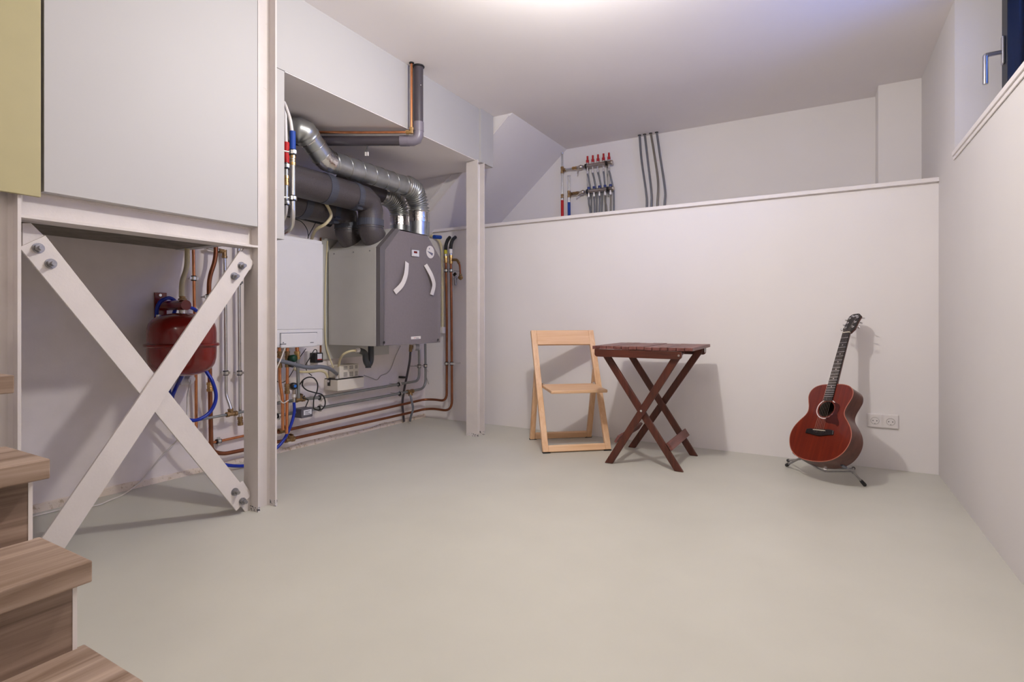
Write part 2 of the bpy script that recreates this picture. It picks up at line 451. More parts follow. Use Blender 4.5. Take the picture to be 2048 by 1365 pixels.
mk('lever_handle', m, STAIN, sash)
# sill board with a small lip hanging over the wall
m = MB(); m.box((XR - 0.012, WY0, WZ0 - 0.008), (0.757, WY1 - 0.001, WZ0 + 0.014)); m.box((XR - 0.006, WY0, WZ0 - 0.026), (XR - 0.0005, WY1 + 0.004, WZ0 - 0.008))
struct('trim_2', m, TRIM, 'white window sill board with overhanging lip', 'sill', bevel=0.002)
# stair block sloping down over the upper left corner
sx0, sx1 = -2.045, XL
zsl = ZC - 0.873 * (sx0 - sx1)
m = MB().prism([(sx0, 3.592, ZC), (sx1, 3.592, zsl), (sx1, 3.592, ZC)], (0, YU - 3.592, 0))
struct('ceiling_slope', m, WALL, 'sloping underside of stairs in the upper left corner', 'sloping ceiling')
d = Vector((sx1 - sx0, 0, zsl - ZC)).normalized(); nrm = Vector((d.z, 0, -d.x)) * -1
a = Vector((sx0, 3.592, ZC)) + d * 0.03; b = Vector((sx1, 3.592, zsl)) - d * 0.02
if nrm.z < 0: nrm = -nrm
m = MB().prism([a + nrm * 0.0, b + nrm * 0.0, b + nrm * 0.018, a + nrm * 0.018], (0, -0.012, 0))
struct('trim_3', m, TRIM, 'thin edge strip along the sloping ceiling', 'trim')
m = MB().prism([Vector((-2.62, 3.592, 2.055)), Vector((-3.06, 3.592, 2.055 - 0.873 * 0.44)), Vector((-3.06, 3.592, 2.055 - 0.873 * 0.44 + 0.02)), Vector((-2.64, 3.592, 2.06))], (0, -0.012, 0))
struct('trim_4', m, TRIM, 'second thin strip on the sloped stair side inside the niche', 'trim')
# soffit over the mechanical niche
struct('ceiling_soffit', MB().box((XL, 1.655, ZS), (XS, 3.592, ZC)), PANEL, 'boxed soffit hanging over the mechanical niche', 'soffit')
struct('ceiling_niche', MB().box((XL, 1.709, ZS - 0.004), (XS - 0.002, 3.591, ZS - 0.0002)), CEIL, 'off-white underside of the soffit over the niche', 'ceiling')
struct('trim_5', MB().box((XS, 3.40, ZS - 0.008), (XS + 0.018, 3.575, ZC)), PANEL, 'proud end board of the soffit over the far column', 'trim', bevel=0.001)
struct('wall_partition', MB().box((XL, 1.660, 1.255), (XS - 0.005, 1.708, ZS)), PANEL, 'narrow white partition end beside the nearer niche column', 'wall', bevel=0.001)
struct('wall_stair', MB().box((XP - 0.035, 0.775, 1.290), (XP + 0.004, 1.545, ZC)), PANEL, 'large smooth white panel above the cross braces', 'wall')
struct('ceiling_slab', MB().box((XL, YF, 1.258), (XP - 0.104, 1.660, 1.34)), CONC, 'bare grey concrete slab over the braced niche', 'slab')
# irregular plaster strip at the foot of the niche wall
m = MB(); random.seed(4)
n = 46; ys = [0.3 + (YB - 0.3) * i / n for i in range(n + 1)]
zt = [0.026 + 0.016 * noise.noise((y * 5.1, 0.3, 0)) + 0.008 * noise.noise((y * 23, 2, 0)) for y in ys]
vs = []
for y, z in zip(ys, zt):
    vs += [(XL, y, 0), (XL + 0.012 + 0.006 * noise.noise((y * 9, 5, 1)), y, 0), (XL + 0.008, y, z), (XL, y, z + 0.004)]
m.add(vs, [(i * 4 + k, i * 4 + k + 1, i * 4 + 5 + k, i * 4 + 4 + k) for i in range(n) for k in range(3)])
struct('baseboard_left', m, PLAST, 'rough cream plaster strip at the foot of the niche wall', 'baseboard')

# ================================================================== ceiling lamp and an added fill lamp (out of the picture)
def lamp(p, label, watts, r, color):
    t = thing('ceiling_or_fill_lamp', label, 'lamp', (p.x, p.y, ZC))
    mk('lamp_base', MB().lathe((p.x, p.y, ZC), (0, 0, -1), [(0, 0), (0.05, 0), (0.05, 0.02), (0.03, 0.03), (0.022, ZC - p.z - r - 0.002), (0, ZC - p.z - r - 0.002)], 24), WHITEP, t)
    ld = bpy.data.lights.new('globe_bulb', 'POINT'); ld.energy = watts; ld.color = color; ld.shadow_soft_size = r
    lo = bpy.data.objects.new('globe_bulb', ld); COL.objects.link(lo); lo.parent = t; lo.location = (0, 0, p.z - ZC)
lamp(LAMP, 'white globe ceiling lamp above the middle of the floor', LAMP_WATTS, 0.038, LAMP_COLOR)
for p in FILL_LAMPS:
    lamp(p, 'added globe fill lamp at the near end of the room', FILL_WATTS, 0.09, FILL_COLOR)

# ================================================================== steel frame
def hcol(label, y0, y1, z1):
    """H-section column: flanges square to the room's long axis, web between"""
    t = thing('steel_column', label, 'column', ((XP - 0.051), (y0 + y1) / 2, 0), 'white painted steel columns')
    m = MB(); tf = 0.009; x0, x1 = XP - 0.102, XP; xm = (x0 + x1) / 2
    m.box((x0, y0, 0), (x1, y0 + tf, z1)); m.box((x0, y1 - tf, 0), (x1, y1, z1))
    m.box((xm - 0.004, y0 + tf, 0), (xm + 0.004, y1 - tf, z1))
    # root fillets
    for ya, sg in ((y0 + tf, 1), (y1 - tf, -1)):
        for sx in (-1, 1):
            m.prism([(xm + sx * 0.004, ya, 0), (xm + sx * 0.014, ya, 0), (xm + sx * 0.004, ya + sg * 0.010, 0)], (0, 0, z1))
    mk('column_profile', m, STEELP, t)
    m = MB(); e = 0.0012
    m.box((x0 - e, y0 - e, 0), (x1 + e, y0 + tf + e, 0.022)); m.box((x0 - e, y1 - tf - e, 0), (x1 + e, y1 + e, 0.03))
    mk('worn_foot', m, FOOTM, t)
    return t
hcol('white steel column at the far left edge beside the stairs', 0.612, 0.718, 2.40)
hcol('tall white steel column between braced niche and boiler', 1.550, 1.648, ZC)
hcol('white steel column standing at the far end of the niche', 3.352, 3.448, ZS - 0.003)
# beam between the first two columns
bz0, bz1 = 1.196, 1.292; xm = XP - 0.051
m = MB()
m.box((XP - 0.102, 0.718, bz0), (XP, 1.550, bz0 + 0.009)); m.box((XP - 0.102, 0.718, bz1 - 0.009), (XP - 0.037, 1.550, bz1))
m.box((xm - 0.004, 0.718, bz0 + 0.009), (xm + 0.004, 1.550, bz1 - 0.009))
m.prism([(xm + 0.004, 0.718, bz0 + 0.009), (xm + 0.015, 0.718, bz0 + 0.009), (xm + 0.004, 0.718, bz0 + 0.020)], (0, 0.832, 0))
o = mk('steel_beam', m, STEELP); tag(o, 'white painted steel beam lying across the top of the cross braces', 'beam')
# cross braces
BX = xm
def bolt(parent, p):
    m = MB()
    m.cyl(p, p + Vector((0.004, 0, 0)), 0.017, 18)
    m.cyl(p + Vector((0.004, 0, 0)), p + Vector((0.015, 0, 0)), 0.0135, 6)
    m.cyl(p + Vector((0.015, 0, 0)), p + Vector((0.030, 0, 0)), 0.0075, 12)
    mk('bolt', m, BOLTM, parent)
def brace(label, a, b, bolts, xoff, gus):
    A = PX(a[0], a[1], BX + xoff); B = PX(b[0], b[1], BX + xoff)
    t = thing('cross_brace', label, 'brace', (BX, (A.y + B.y) / 2, 0), 'flat steel cross braces')
    mk('flat_bar', MB().bar(A, B, (0, 1, 0), 0.083, 0.010), STEELP, t, bevel=0.001)
    for g in gus:
        mk('gusset_plate', MB().prism([PX(x, y, BX + xoff - 0.013) for x, y in g], (0.008, 0, 0)), STEELP, t, bevel=0.001)
    for q in bolts:
        bolt(t, PX(q[0], q[1], BX + xoff) + Vector((0.005, 0, 0)))
brace('flat brace falling right to the foot of the middle column', (64, 483), (486, 1007), [(75, 497), (100, 528), (468, 984), (483, 1003)], 0.0,
      [[(43, 447), (60, 447), (92, 478), (124, 548), (92, 552), (43, 497)], [(455, 978), (484, 962), (508, 1000), (508, 1022), (490, 1026)]])
brace('flat brace falling left in front, ending behind the stairs', (494, 513), (64, 1149), [(481, 532), (467, 553)], 0.014,
      [[(486, 497), (510, 497), (510, 528), (499, 540), (452, 556), (447, 548)]])
# yellow-green board on the upper left
ya = PX(81, 0, XP + 0.012).y; zb = PX(83, 395, XP + 0.012).z
o = mk('painted_board', MB().box((XP, -0.2, zb), (XP + 0.016, ya, ZC)), YEL, bevel=0.001); tag(o, 'yellow-green painted board in the upper left corner', 'board')

# ================================================================== stairs
ys1, ys0 = 0.536, -0.75
zt = [0.195, 0.376, 0.560, 0.737, 0.915, 1.092]
xf = [-1.098, -1.296, -1.490, -1.684, -1.879, -2.074]     # nosing lines
xr = [-1.130, -1.325, -1.538, -1.728, -1.924, -2.119]     # riser faces
st = thing('staircase', 'wooden stairs in the lower left corner', 'stairs', (-1.6, -0.1, 0))
for i in range(6):
    back = xr[i + 1] - 0.006 if i < 5 else xr[i] - 0.2
    mk('tread', MB().box((back, ys0, zt[i] - 0.044), (xf[i], ys1, zt[i])), TREAD, st, bevel=0.003)
    z0 = zt[i - 1] if i else 0.0
    mk('riser', MB().box((xr[i] - 0.018, ys0, z0), (xr[i], ys1 - 0.0235, zt[i] - 0.044)), RISER, st)
m = MB()
for i in range(6):
    m.box((xr[i] - 0.24, ys1 - 0.0233, 0.0 if i < 3 else zt[i] - 0.5), (xr[i] + 0.001, ys1 - 0.0155, zt[i] - 0.044))
mk('white_stringer', m, TRIM, st)

# ================================================================== boiler
bx0, bx1, by0, by1, bzb, bzt = XL + 0.002, -2.80, 2.085, 2.436, 0.706, 1.381
t = thing('boiler', 'white wall-hung boiler left of the grey ventilation unit', 'boiler', ((bx0 + bx1) / 2, (by0 + by1) / 2, bzb))
mk('casing', MB().box((bx0, by0, bzb + 0.02), (bx1 - 0.004, by1 - 0.002, bzt)), WHITEB, t, bevel=0.006)
mk('front_cover', MB().box((bx1 - 0.006, by0, bzb + 0.105), (bx1, by1, bzt - 0.022)), WHITEB, t, bevel=0.002)
mk('lower_cover', MB().box((bx1 - 0.03, by0, bzb - 0.002), (bx1, by1, bzb + 0.103)), WHITEB, t, bevel=0.008, bseg=3)
cpn = mk('control_flap', MB().box((bx1 - 0.004, by0 + 0.03, bzb - 0.006), (bx1 + 0.010, by1 - 0.052, bzb + 0.082)), WHITEB, t, bevel=0.008, bseg=3)
mk('flap_gap', MB().box((bx1 - 0.001, by0 + 0.027, bzb - 0.002), (bx1 + 0.002, by1 - 0.0485, bzb + 0.0855)), GREYH, t, bevel=0.004)
m = MB()
lx = bx1 + 0.0105; c = PX(566, 688, lx)
for i in range(10):
    m.box((lx - 0.0005, c.y - 0.022 + i * 0.0045, c.z - 0.005), (lx + 0.0004, c.y - 0.0188 + i * 0.0045, c.z - 0.001 + 0.002 * (i % 2)))
m.prism([(lx, c.y - 0.004, c.z + 0.004), (lx, c.y + 0.008, c.z + 0.004), (lx, c.y + 0.002, c.z + 0.011)], (0.0004, 0, 0))
c = PX(624, 685.5, lx)
for i in range(5):
    m.box((lx - 0.0005, c.y - 0.013 + i * 0.0055, c.z - 0.002), (lx + 0.0004, c.y - 0.009 + i * 0.0055, c.z + 0.002))
mk('lettering', m, INK, cpn)['kind'] = 'stuff'
mk('bottom_plate', MB().box((bx0, by0 + 0.01, bzb + 0.012), (bx1 - 0.03, by1 - 0.06, bzb + 0.022)), BLACKP, t)

# ================================================================== heat recovery ventilation unit
ux0, ux1 = -3.04, -2.538; uy0, uy1, uzb, uzc, uzt = 2.690, 3.345, 0.692, 1.358, 1.505
dch = 0.155
t = hru = thing('ventilation_unit', 'large grey ventilation unit with two strap handles', 'ventilation unit', ((ux0 + ux1) / 2, (uy0 + uy1) / 2, uzb))
prof = [(uy0, uzb), (uy1, uzb), (uy1, uzc), (uy1 - dch, uzt), (uy0 + dch, uzt), (uy0, uzc)]
mk('casing', MB().prism([(ux0, y, z) for y, z in prof], (ux1 - 0.045 - ux0, 0, 0)), GREYM, t, bevel=0.002)
# seam strip with screws on the near side
m = MB(); m.box((ux0 + 0.01, uy0 - 0.0012, uzc - 0.052), (ux1 - 0.05, uy0, uzc - 0.003)); m.box((ux1 - 0.060, uy0 - 0.002, uzb + 0.01), (ux1 - 0.047, uy0, uzc - 0.002))
sp = mk('side_flange', m, GREYM, t)
for x in (ux0 + 0.06, ux0 + 0.25, ux1 - 0.10):
    mk('screw', MB().cyl((x, uy0 - 0.0012, uzc - 0.022), (x, uy0 - 0.004, uzc - 0.022), 0.005, 10), BOLTM, sp)
# front cover: dark edge frame and slightly smaller domed front
def shrink(pr, k):
    cy = sum(p[0] for p in pr) / len(pr); cz = sum(p[1] for p in pr) / len(pr)
    return [(cy + (y - cy) * (1 - k), cz + (z - cz) * (1 - k)) for y, z in pr]
pa = prof; pb = shrink(prof, 0.012); pc = [(uy0 + 0.028, uzb + 0.004), (uy1 - 0.012, uzb + 0.004), (uy1 - 0.004, uzc - 0.02), (uy1 - dch - 0.01, uzt - 0.012), (uy0 + dch + 0.035, uzt - 0.004), (uy0 + 0.036, uzc - 0.02)]
m = MB(); n = 6
vs = [(ux1 - 0.045, y, z) for y, z in pa] + [(ux1 - 0.012, y, z) for y, z in pb] + [(ux1, y, z) for y, z in pc]
m.add(vs, [(i, (i + 1) % n, n + (i + 1) % n, n + i) for i in range(n)])
m.add([vs[i] for i in range(6)], [(0, 1, 2, 3, 4, 5)])
m.add(vs, [(n + i, n + (i + 1) % n, 2 * n + (i + 1) % n, 2 * n + i) for i in range(n)])
fc = mk('front_cover_edge', m, GREYE, t)
# front skin with a gentle hollow behind each strap handle
def skin_x(y, z):
    d = 0
    for s, yc in ((1, 3.0), (-1, 3.0)):
        yy = (yc - y) * s
        if yy > 0:
            top = 1.245 + (yy - 0.30) * 0.42
            a = min(1, max(0, (top - z) / 0.02))
            d = max(d, 0.010 * a * min(1, max(0, (yy - 0.10) / 0.22)))
    return -d
m = MB(); NY, NZ = 28, 36; vs = []
def inside(pr, z):
    ys = []
    for (y0, z0), (y1, z1) in zip(pr, pr[1:] + pr[:1]):
        if (z0 - z) * (z1 - z) <= 0 and abs(z1 - z0) > 1e-6: ys.append(y0 + (y1 - y0) * (z - z0) / (z1 - z0))
    return min(ys), max(ys)
zb_, zt_ = uzb + 0.004, uzt - 0.013
for j in range(NZ + 1):
    z = zb_ + (zt_ - zb_) * j / NZ; a, b = inside(pc, z)
    for i in range(NY + 1):
        y = a + (b - a) * i / NY; vs.append((ux1 + 0.001 + skin_x(y, z) * (1 if 0 < i < NY else 0), y, z))
m.add(vs, [(j * (NY + 1) + i, j * (NY + 1) + i + 1, (j + 1) * (NY + 1) + i + 1, (j + 1) * (NY + 1) + i) for j in range(NZ) for i in range(NY)], True)
cov = mk('front_cover', m, GREYD, t)
x = ux1 + 0.0015
for q in ((768, 685.5), (876, 680)):
    p = PX(q[0], q[1], x); mk('screw_hole', MB().cyl(p, p + Vector((0.0015, 0, 0)), 0.009, 14), BLACKP, cov)
def strap(pts):
    """flat white band bowed off the cover"""
    m = MB(); P = [PX(x_, y_, ux1 + 0.002) for x_, y_ in pts]; P = spline(P, 6); L = len(P); vs = []
    for i, p in enumerate(P):
        k = i / (L - 1); off = 0.003 + 0.020 * math.sin(math.pi * k)
        tg = (P[min(i + 1, L - 1)] - P[max(i - 1, 0)]).normalized(); sd = Vector((1, 0, 0)).cross(tg).normalized() * 0.019
        for dx in (0, 0.003):
            vs += [p + sd + Vector((off + dx, 0, 0)), p - sd + Vector((off + dx, 0, 0))]
    fs = []
    for i in range(L - 1):
        a = i * 4; b = a + 4
        fs += [(a, a + 1, b + 1, b), (a + 2, b + 2, b + 3, a + 3), (a, b, b + 2, a + 2), (a + 1, a + 3, b + 3, b + 1)]
    fs += [(0, 2, 3, 1), (L * 4 - 4, L * 4 - 3, L * 4 - 1, L * 4 - 2)]
    m.add(vs, fs)
    s = mk('strap_handle', m, WHITEP, t); s['label'] = 'white strap handle'
strap([(813, 525), (809, 540), (805, 555), (799, 571), (788.5, 585)])
strap([(850, 530), (854, 542), (859, 555), (864, 571), (862.5, 590)])
# display, round sticker, name plate
x = ux1 + 0.002
def quad(pts, m_, th=0.003, par=None, nm='plate', x=x):
    return mk(nm, MB().prism([PX(a, b, x) for a, b in pts], (th, 0, 0)), m_, par or t)
dsp = quad([(822, 495), (841, 497), (838, 515), (822, 513)], GREYD, 0.002, nm='display_recess')
dp = quad([(823, 500), (836.5, 501.5), (836.5, 514), (823, 512.5)], LABELM, 0.008, nm='display')
quad([(826, 502.5), (832.5, 503.3), (832.5, 507.5), (826, 506.7)], SCREEN, 0.0095, dp, 'screen')
for bx in (824.5, 827, 829.5, 834.5):
    p = PX(bx, 511, x + 0.008); mk('button', MB().box(p - Vector((0, 0.004, 0.004)), p + Vector((0.002, 0.004, 0.004))), WHITEP, dp)
c = PX(860.5, 504.5, x)
stk = mk('round_sticker', MB().lathe(c, (1, 0, 0), [(0, 0), (0.047, 0), (0.047, 0.0015), (0, 0.0015)], 30, False), WHITEP, t)
m = MB().prism([PX(854, 502, x + 0.0018), PX(866, 507, x + 0.0018), PX(864.5, 512, x + 0.0018), PX(858, 506, x + 0.0018)], (0.0006, 0, 0))
m.box(PX(858, 499, x + 0.0018), PX(859.5, 496.5, x + 0.0026))
mk('print', m, mat('violet print', '#6b6a86', 0.5), stk)
pl = mk('name_plate', MB().prism([PX(822, 673.8, x), PX(841, 672.6, x), PX(841, 678, x), PX(822, 679.2, x)], (0.002, 0, 0)), WHITEP, t)
m = MB().prism([PX(827, 677, x + 0.002), PX(829.5, 676, x + 0.002), PX(831, 674.8, x + 0.002), PX(830, 677, x + 0.002)], (0.0005, 0, 0)); mk('logo_mark', m, INKR, pl)
m = MB()
for i in range(5):
    p = PX(832 + i * 1.3, 676.6, x + 0.002); m.box(p - Vector((0, 0.0018, 0.003)), p + Vector((0.0005, 0.0018, 0.003)))
mk('lettering', m, INK, pl)['kind'] = 'stuff'
# wall board behind the unit
o = mk('mounting_board', MB().box((XL + 0.0005, 2.645, 0.589), (XL + 0.020, 3.33, 1.45)), GREYM); tag(o, 'grey mounting board on the wall behind the ventilation unit', 'board')
o2 = mk('board_core', MB().box((XL + 0.001, 2.6435, 0.589), (XL + 0.019, 2.6448, 1.45)), OSB, o)
# condensate trap under the unit
tr = thing('condensate_trap', 'dark grey plastic trap hanging under the ventilation unit', 'trap', PX(740, 735, -2.80))
X = -2.80
pts = fillet([PX(742, 689, X), PX(742, 722, X), PX(737, 733, X), PX(731, 722, X), PX(731, 706, X), PX(717, 701, X)], 0.035, 5)
mk('trap_pipe', MB().tube(pts, 0.021, 16), PVCD, tr)
mk('cleanout_cap', MB().cyl(PX(736.5, 729, X), PX(736.5, 736, X), 0.021, 16), PVCD, tr)
a = PX(719, 701.5, X); b = PX(711, 701.5, X)
mk('hose_adapter', MB().lathe(a, b - a, [(0.02, 0), (0.02, 0.012), (0.014, 0.014), (0.014, 0.03), (0, 0.03)], 16, False), WHITEP, tr)
pipe('drain_hose', 'beige drain hose curving from the trap down behind the pump', spline([PX(712, 701.5, X), PX(700, 703, X - .02), PX(687, 709, X - .06), PX(680, 720, X - .12), PX(677, 736, X - .18)], 6), 0.008, CREAM, 'hose')

# ================================================================== ventilation ducts
def band(parent, name, c, ax, r, L, m, th=0.004):
    c = Vector(c); ax = Vector(ax).normalized()
    return mk(name, MB().lathe(c - ax * L / 2, ax, [(r, 0), (r + th, 0), (r + th, L), (r, L)], 36, False), m, parent)
def flex(pts, r, pitch=0.0205, amp=0.0105):
    P = resample(spline(pts, 16), pitch / 4); rs = [r + amp * math.sin(i * math.pi / 2) for i in range(len(P))]
    return MB().tube(P, rs, 28)
def spiral(parent, a, b, r):
    """lock seams of a spiral duct"""
    a = Vector(a); b = Vector(b); ax = (b - a).normalized(); L = (b - a).length; n = int(L / 0.105)
    u = Vector((0, 0, 1)).cross(ax).normalized(); w = ax.cross(u); m = MB()
    pts = [a + ax * (L * i / (n * 36)) + (u * math.cos(i * math.pi / 18) + w * math.sin(i * math.pi / 18)) * (r + 0.0006) for i in range(n * 36 + 1)]
    m.tube(pts, 0.0022, 5); mk('lock_seam', m, ZINC, parent)
DX, DZ, DR = -2.62, 1.845, 0.066
y1 = PX(815, 372, DX).y; y0 = PX(651, 325, DX).y
t = thing('spiral_duct', 'silver spiral duct crossing over the dark duct, bending into the unit', 'duct', (DX, (y0 + y1) / 2, DZ), 'metal ventilation ducts')
A = Vector((DX, y0, DZ)); B = Vector((DX, y1, DZ))
mk('straight_duct', MB().tube([A, B], DR, 36), GALV, t); spiral(t, A, B, DR)
e1 = Vector((-2.63, 3.165, uzt + 0.02))
mk('flexible_bend', flex([B + Vector((0, -0.02, 0)), B + Vector((0, 0.055, -0.012)), Vector((-2.628, 3.145, 1.805)), Vector((-2.63, 3.188, 1.74)), Vector((-2.63, 3.195, 1.672))], 0.069), FLEXM, t)
band(t, 'foil_tape', B + Vector((0, -0.008, 0)), (0, 1, 0), DR, 0.055, FOIL)
mk('collar', MB().tube([Vector((-2.63, 3.195, 1.625)), Vector((-2.63, 3.195, uzt + 0.001))], 0.077, 36), GALV, t)
mk('foil_tape', MB().lathe((-2.63, 3.195, 1.605), (0, 0, 1), [(0.077, 0), (0.0795, 0), (0.0785, 0.07), (0.073, 0.085), (0.07, 0.085)], 36, False), FOIL, t)
# upper bend towards the partition
J = A; p1 = J + Vector((0.0, -0.095, 0.075)); p2 = p1 + Vector((0, -0.10, 0.075))
mk('foil_tape', MB().tube([J + Vector((0, 0.04, 0)), J + Vector((0, 0.0, 0.004)), J + Vector((0, -0.03, 0.022))], 0.0695, 30), FOIL, t)
mk('straight_duct', MB().tube([J + Vector((0, -0.02, 0.012)), p1, p1 + Vector((0, -0.03, 0.024))], DR, 36), GALV, t)
mk('lock_seam', MB().torus(p1 + Vector((0, 0.02, -0.014)), (0, -0.1, 0.078), DR + 0.0006, 0.0022, 36, 5), ZINC, t)
band(t, 'foil_tape', p1 + Vector((0, -0.03, 0.024)), (0, -0.1, 0.078), DR, 0.03, FOIL)
mk('flexible_bend', flex([p1 + Vector((0, -0.03, 0.024)), p1 + Vector((0, -0.075, 0.05)), p1 + Vector((-0.05, -0.115, 0.05)), p1 + Vector((-0.13, -0.15, 0.035)), p1 + Vector((-0.25, -0.17, 0.0))], 0.072, 0.03, 0.003), FLEXM, t)
# second metal duct behind
t = thing('flexible_duct', 'smaller silver flexible duct half hidden behind the spiral duct', 'duct', (-2.86, 3.17, 1.6), 'metal ventilation ducts')
R2 = Vector((-2.86, 3.165, 0))
mk('straight_duct', MB().tube([Vector((-2.82, 2.60, 1.80)), Vector((-2.82, 2.99, 1.80))], 0.066, 30), PVC, t)
mk('foil_tape', MB().tube([Vector((-2.82, 2.98, 1.80)), Vector((-2.82, 3.03, 1.797))], 0.07, 30), FOIL, t)
mk('flexible_bend', flex([Vector((-2.82, 3.01, 1.80)), Vector((-2.82, 3.08, 1.793)), Vector((-2.82, 3.15, 1.765)), Vector((-2.82, 3.19, 1.71)), Vector((-2.82, 3.196, 1.655))], 0.067), FLEXM, t)
mk('collar', MB().tube([Vector((-2.82, 3.196, 1.62)), Vector((-2.82, 3.196, uzt + 0.001))], 0.075, 36), GALV, t)
mk('foil_tape', MB().lathe((-2.82, 3.196, 1.595), (0, 0, 1), [(0.075, 0), (0.0775, 0), (0.0765, 0.065), (0.072, 0.075), (0.068, 0.075)], 36, False), FOIL, t)
# dark foam ducts
def epp(label, X, Z, yst, yd, zc):
    t = thing('foam_duct', label, 'duct', (X, (yst + yd) / 2, Z), 'dark grey foam ducts')
    R = 0.0915
    P = fillet([Vector((X, yd - 0.13, Z)), Vector((X, yd - 0.02, Z - 0.0)), Vector((X, yd, Z - 0.06)), Vector((X, yd, zc))], 0.06, 6)
    mk('straight_duct', MB().tube([Vector((X, yst, Z)), Vector((X, yd - 0.37, Z))], R, 40), EPP, t)
    mk('straight_duct', MB().tube([Vector((X, yd - 0.37, Z)), Vector((X, yd - 0.16, Z))], R - 0.0015, 40), EPP, t)
    cr = band(t, 'coupling_ring', (X, yd - 0.39, Z), (0, 1, 0), R, 0.055, EPPR, 0.003)
    c2 = band(t, 'coupling_ring', (X, yd - 0.16, Z), (0, 1, 0), R - 0.002, 0.045, EPPR, 0.003)
    m = MB(); an = math.radians(-38); px = X + math.cos(an) * (R + 0.002); pz = Z + math.sin(an) * (R + 0.002)
    m.obox((px, yd - 0.16, pz), (0, 1, 0), (math.cos(an), 0, math.sin(an)), (-math.sin(an), 0, math.cos(an)), 0.045, 0.016, 0.012)
    m.obox((px - .014, yd - 0.16, pz - 0.026), (0, 1, 0), (math.cos(an), 0, math.sin(an)), (-math.sin(an), 0, math.cos(an)), 0.045, 0.016, 0.012)
    mk('ring_latch', m, EPPR, c2)
    # elbow down (mitred foam bend)
    r1 = 0.088
    mk('elbow', MB().tube([Vector((X, yd - 0.155, Z)), Vector((X, yd - 0.065, Z - 0.001)), Vector((X, yd - 0.020, Z - 0.026)), Vector((X, yd - 0.001, Z - 0.072)), Vector((X, yd, zc + 0.015))], [r1, r1, r1 * 0.985, r1 * 0.96, r1 * 0.94], 40), EPP, t)
    band(t, 'coupling_ring', (X, yd, zc), (0, 0, 1), 0.083, 0.045, EPPR, 0.005)
    # lower bend into the sloping top of the unit
    pc_ = Vector((X, uy0 + 0.080, uzc + 0.0735)); dq = Vector((0, -0.7071, 0.7071))
    q = [Vector((X, yd, zc + 0.01)), Vector((X, yd, zc - 0.03)), Vector((X, yd + 0.003, zc - 0.05)), pc_ + dq * 0.028, pc_ + dq * 0.001]
    mk('elbow', MB().tube(spline(q, 4), 0.0835, 40), EPP, t)
    mk('seam', MB().torus((X, yd, zc - 0.036), (0, 0, 1), 0.0855, 0.0016, 40, 5), EPPR, t)
epp('thick dark grey foam duct in front, above the boiler', -2.668, 1.684, 1.80, 2.728, 1.532)
epp('dark grey foam duct lower and further back above the boiler', -2.885, 1.612, 1.80, 2.724, 1.528)
pipe('insulated_pipe', 'black insulated pipe along the wall just above the boiler', [PX(566, 424, -3.035), PX(600, 430, -3.035), PX(640, 440, -3.035), PX(660, 446, -3.035)], 0.031, BLACK)
pipe('cream_conduit', 'cream conduit bending down behind the boiler top', spline([PX(648, 402, -2.777), PX(658, 418, -2.777), PX(662, 433, -2.777), PX(651, 448, -2.785), PX(634, 458, -2.85), PX(626, 470, -2.93), PX(622, 485, -2.98)], 8), 0.010, CREAM, 'conduit')
pipe('black_cable', 'thin black cable dipping behind the boiler top', spline([PX(585, 437, -2.97), PX(603, 444, -2.97), PX(614, 459, -2.97), PX(617, 476, -2.97)], 6), 0.0025, BLACK, 'cable')
pipe('black_cable', 'thin black cable rising towards the dark ducts behind the boiler', spline([PX(634, 440, -2.97), PX(628, 452, -2.97), PX(617, 472, -2.97), PX(616, 480, -2.97)], 6), 0.0025, BLACK, 'cable')
pipe('cream_tube', 'thin cream tube hanging between boiler and ventilation unit', spline([PX(655, 482, -3.05), PX(651, 560, -3.05), PX(650, 640, -3.05), PX(652, 690, -3.045), PX(660, 718, -3.03), PX(667, 736, -2.99)], 8), 0.005, CREAM, 'tube')

# ================================================================== waste pipe and copper pipe through the soffit
Vx, Vy = -2.178, None
q = PX(837, 160, Vx); Vy = q.y
Dg = Vector((-CY, -SY, 0))
zt_ = 1.988
e = Vector((Vx, Vy, zt_)); far = e + Dg * 0.86
t = thing('waste_pipe', 'grey plastic waste pipe dropping from the ceiling in front of the soffit', 'pipe', e)
mk('vertical_pipe', MB().tube([Vector((Vx, Vy, ZC)), e + Vector((0, 0, 0.075))], 0.0295, 24), PVC, t)
mk('horizontal_pipe', MB().tube([e + Dg * 0.075, far], 0.0295, 24), PVC, t)
mk('elbow', MB().tube([e + Vector((0, 0, 0.115)), e + Vector((0, 0, 0.058))], 0.0335, 24).tube([e + Vector((0, 0, 0.062)), e + Vector((0, 0, 0.035)), e + Dg * 0.0105 + Vector((0, 0, 0.0105)), e + Dg * 0.035, e + Dg * 0.062], 0.0318, 24).tube([e + Dg * 0.058, e + Dg * 0.115], 0.0335, 24), PVCL, t)
mk('ceiling_rosette', MB().torus((Vx, Vy, ZC - 0.004), (0, 0, 1), 0.033, 0.005, 28, 8), BLACKP, t)
mk('paint_speck', MB().ball((PX(838.5, 168.5, Vx + 0.0305).x, Vy - 0.015, PX(838.5, 168.5, Vx + 0.03).z), 0.003, 8), WHITEP, t)
c0 = e + Vector((0.02, -0.075, 0)); Cv = PX(823, 200, -2.185); cz_ = 2.026
t = thing('copper_pipe', 'slim copper pipe dropping from the ceiling beside the waste pipe', 'pipe', (Cv.x, Cv.y, cz_))
cb = Vector((Cv.x, Cv.y, cz_ - 0.0))
mk('vertical_pipe', MB().tube([Vector((Cv.x, Cv.y, ZC)), cb], 0.0078, 14), COPPER, t)
mk('horizontal_pipe', MB().tube([cb + Dg * 0.0, cb + Dg * 0.30 + Vector((0, 0, -.002)), cb + Dg * 0.8], 0.0078, 14), COPPER, t)
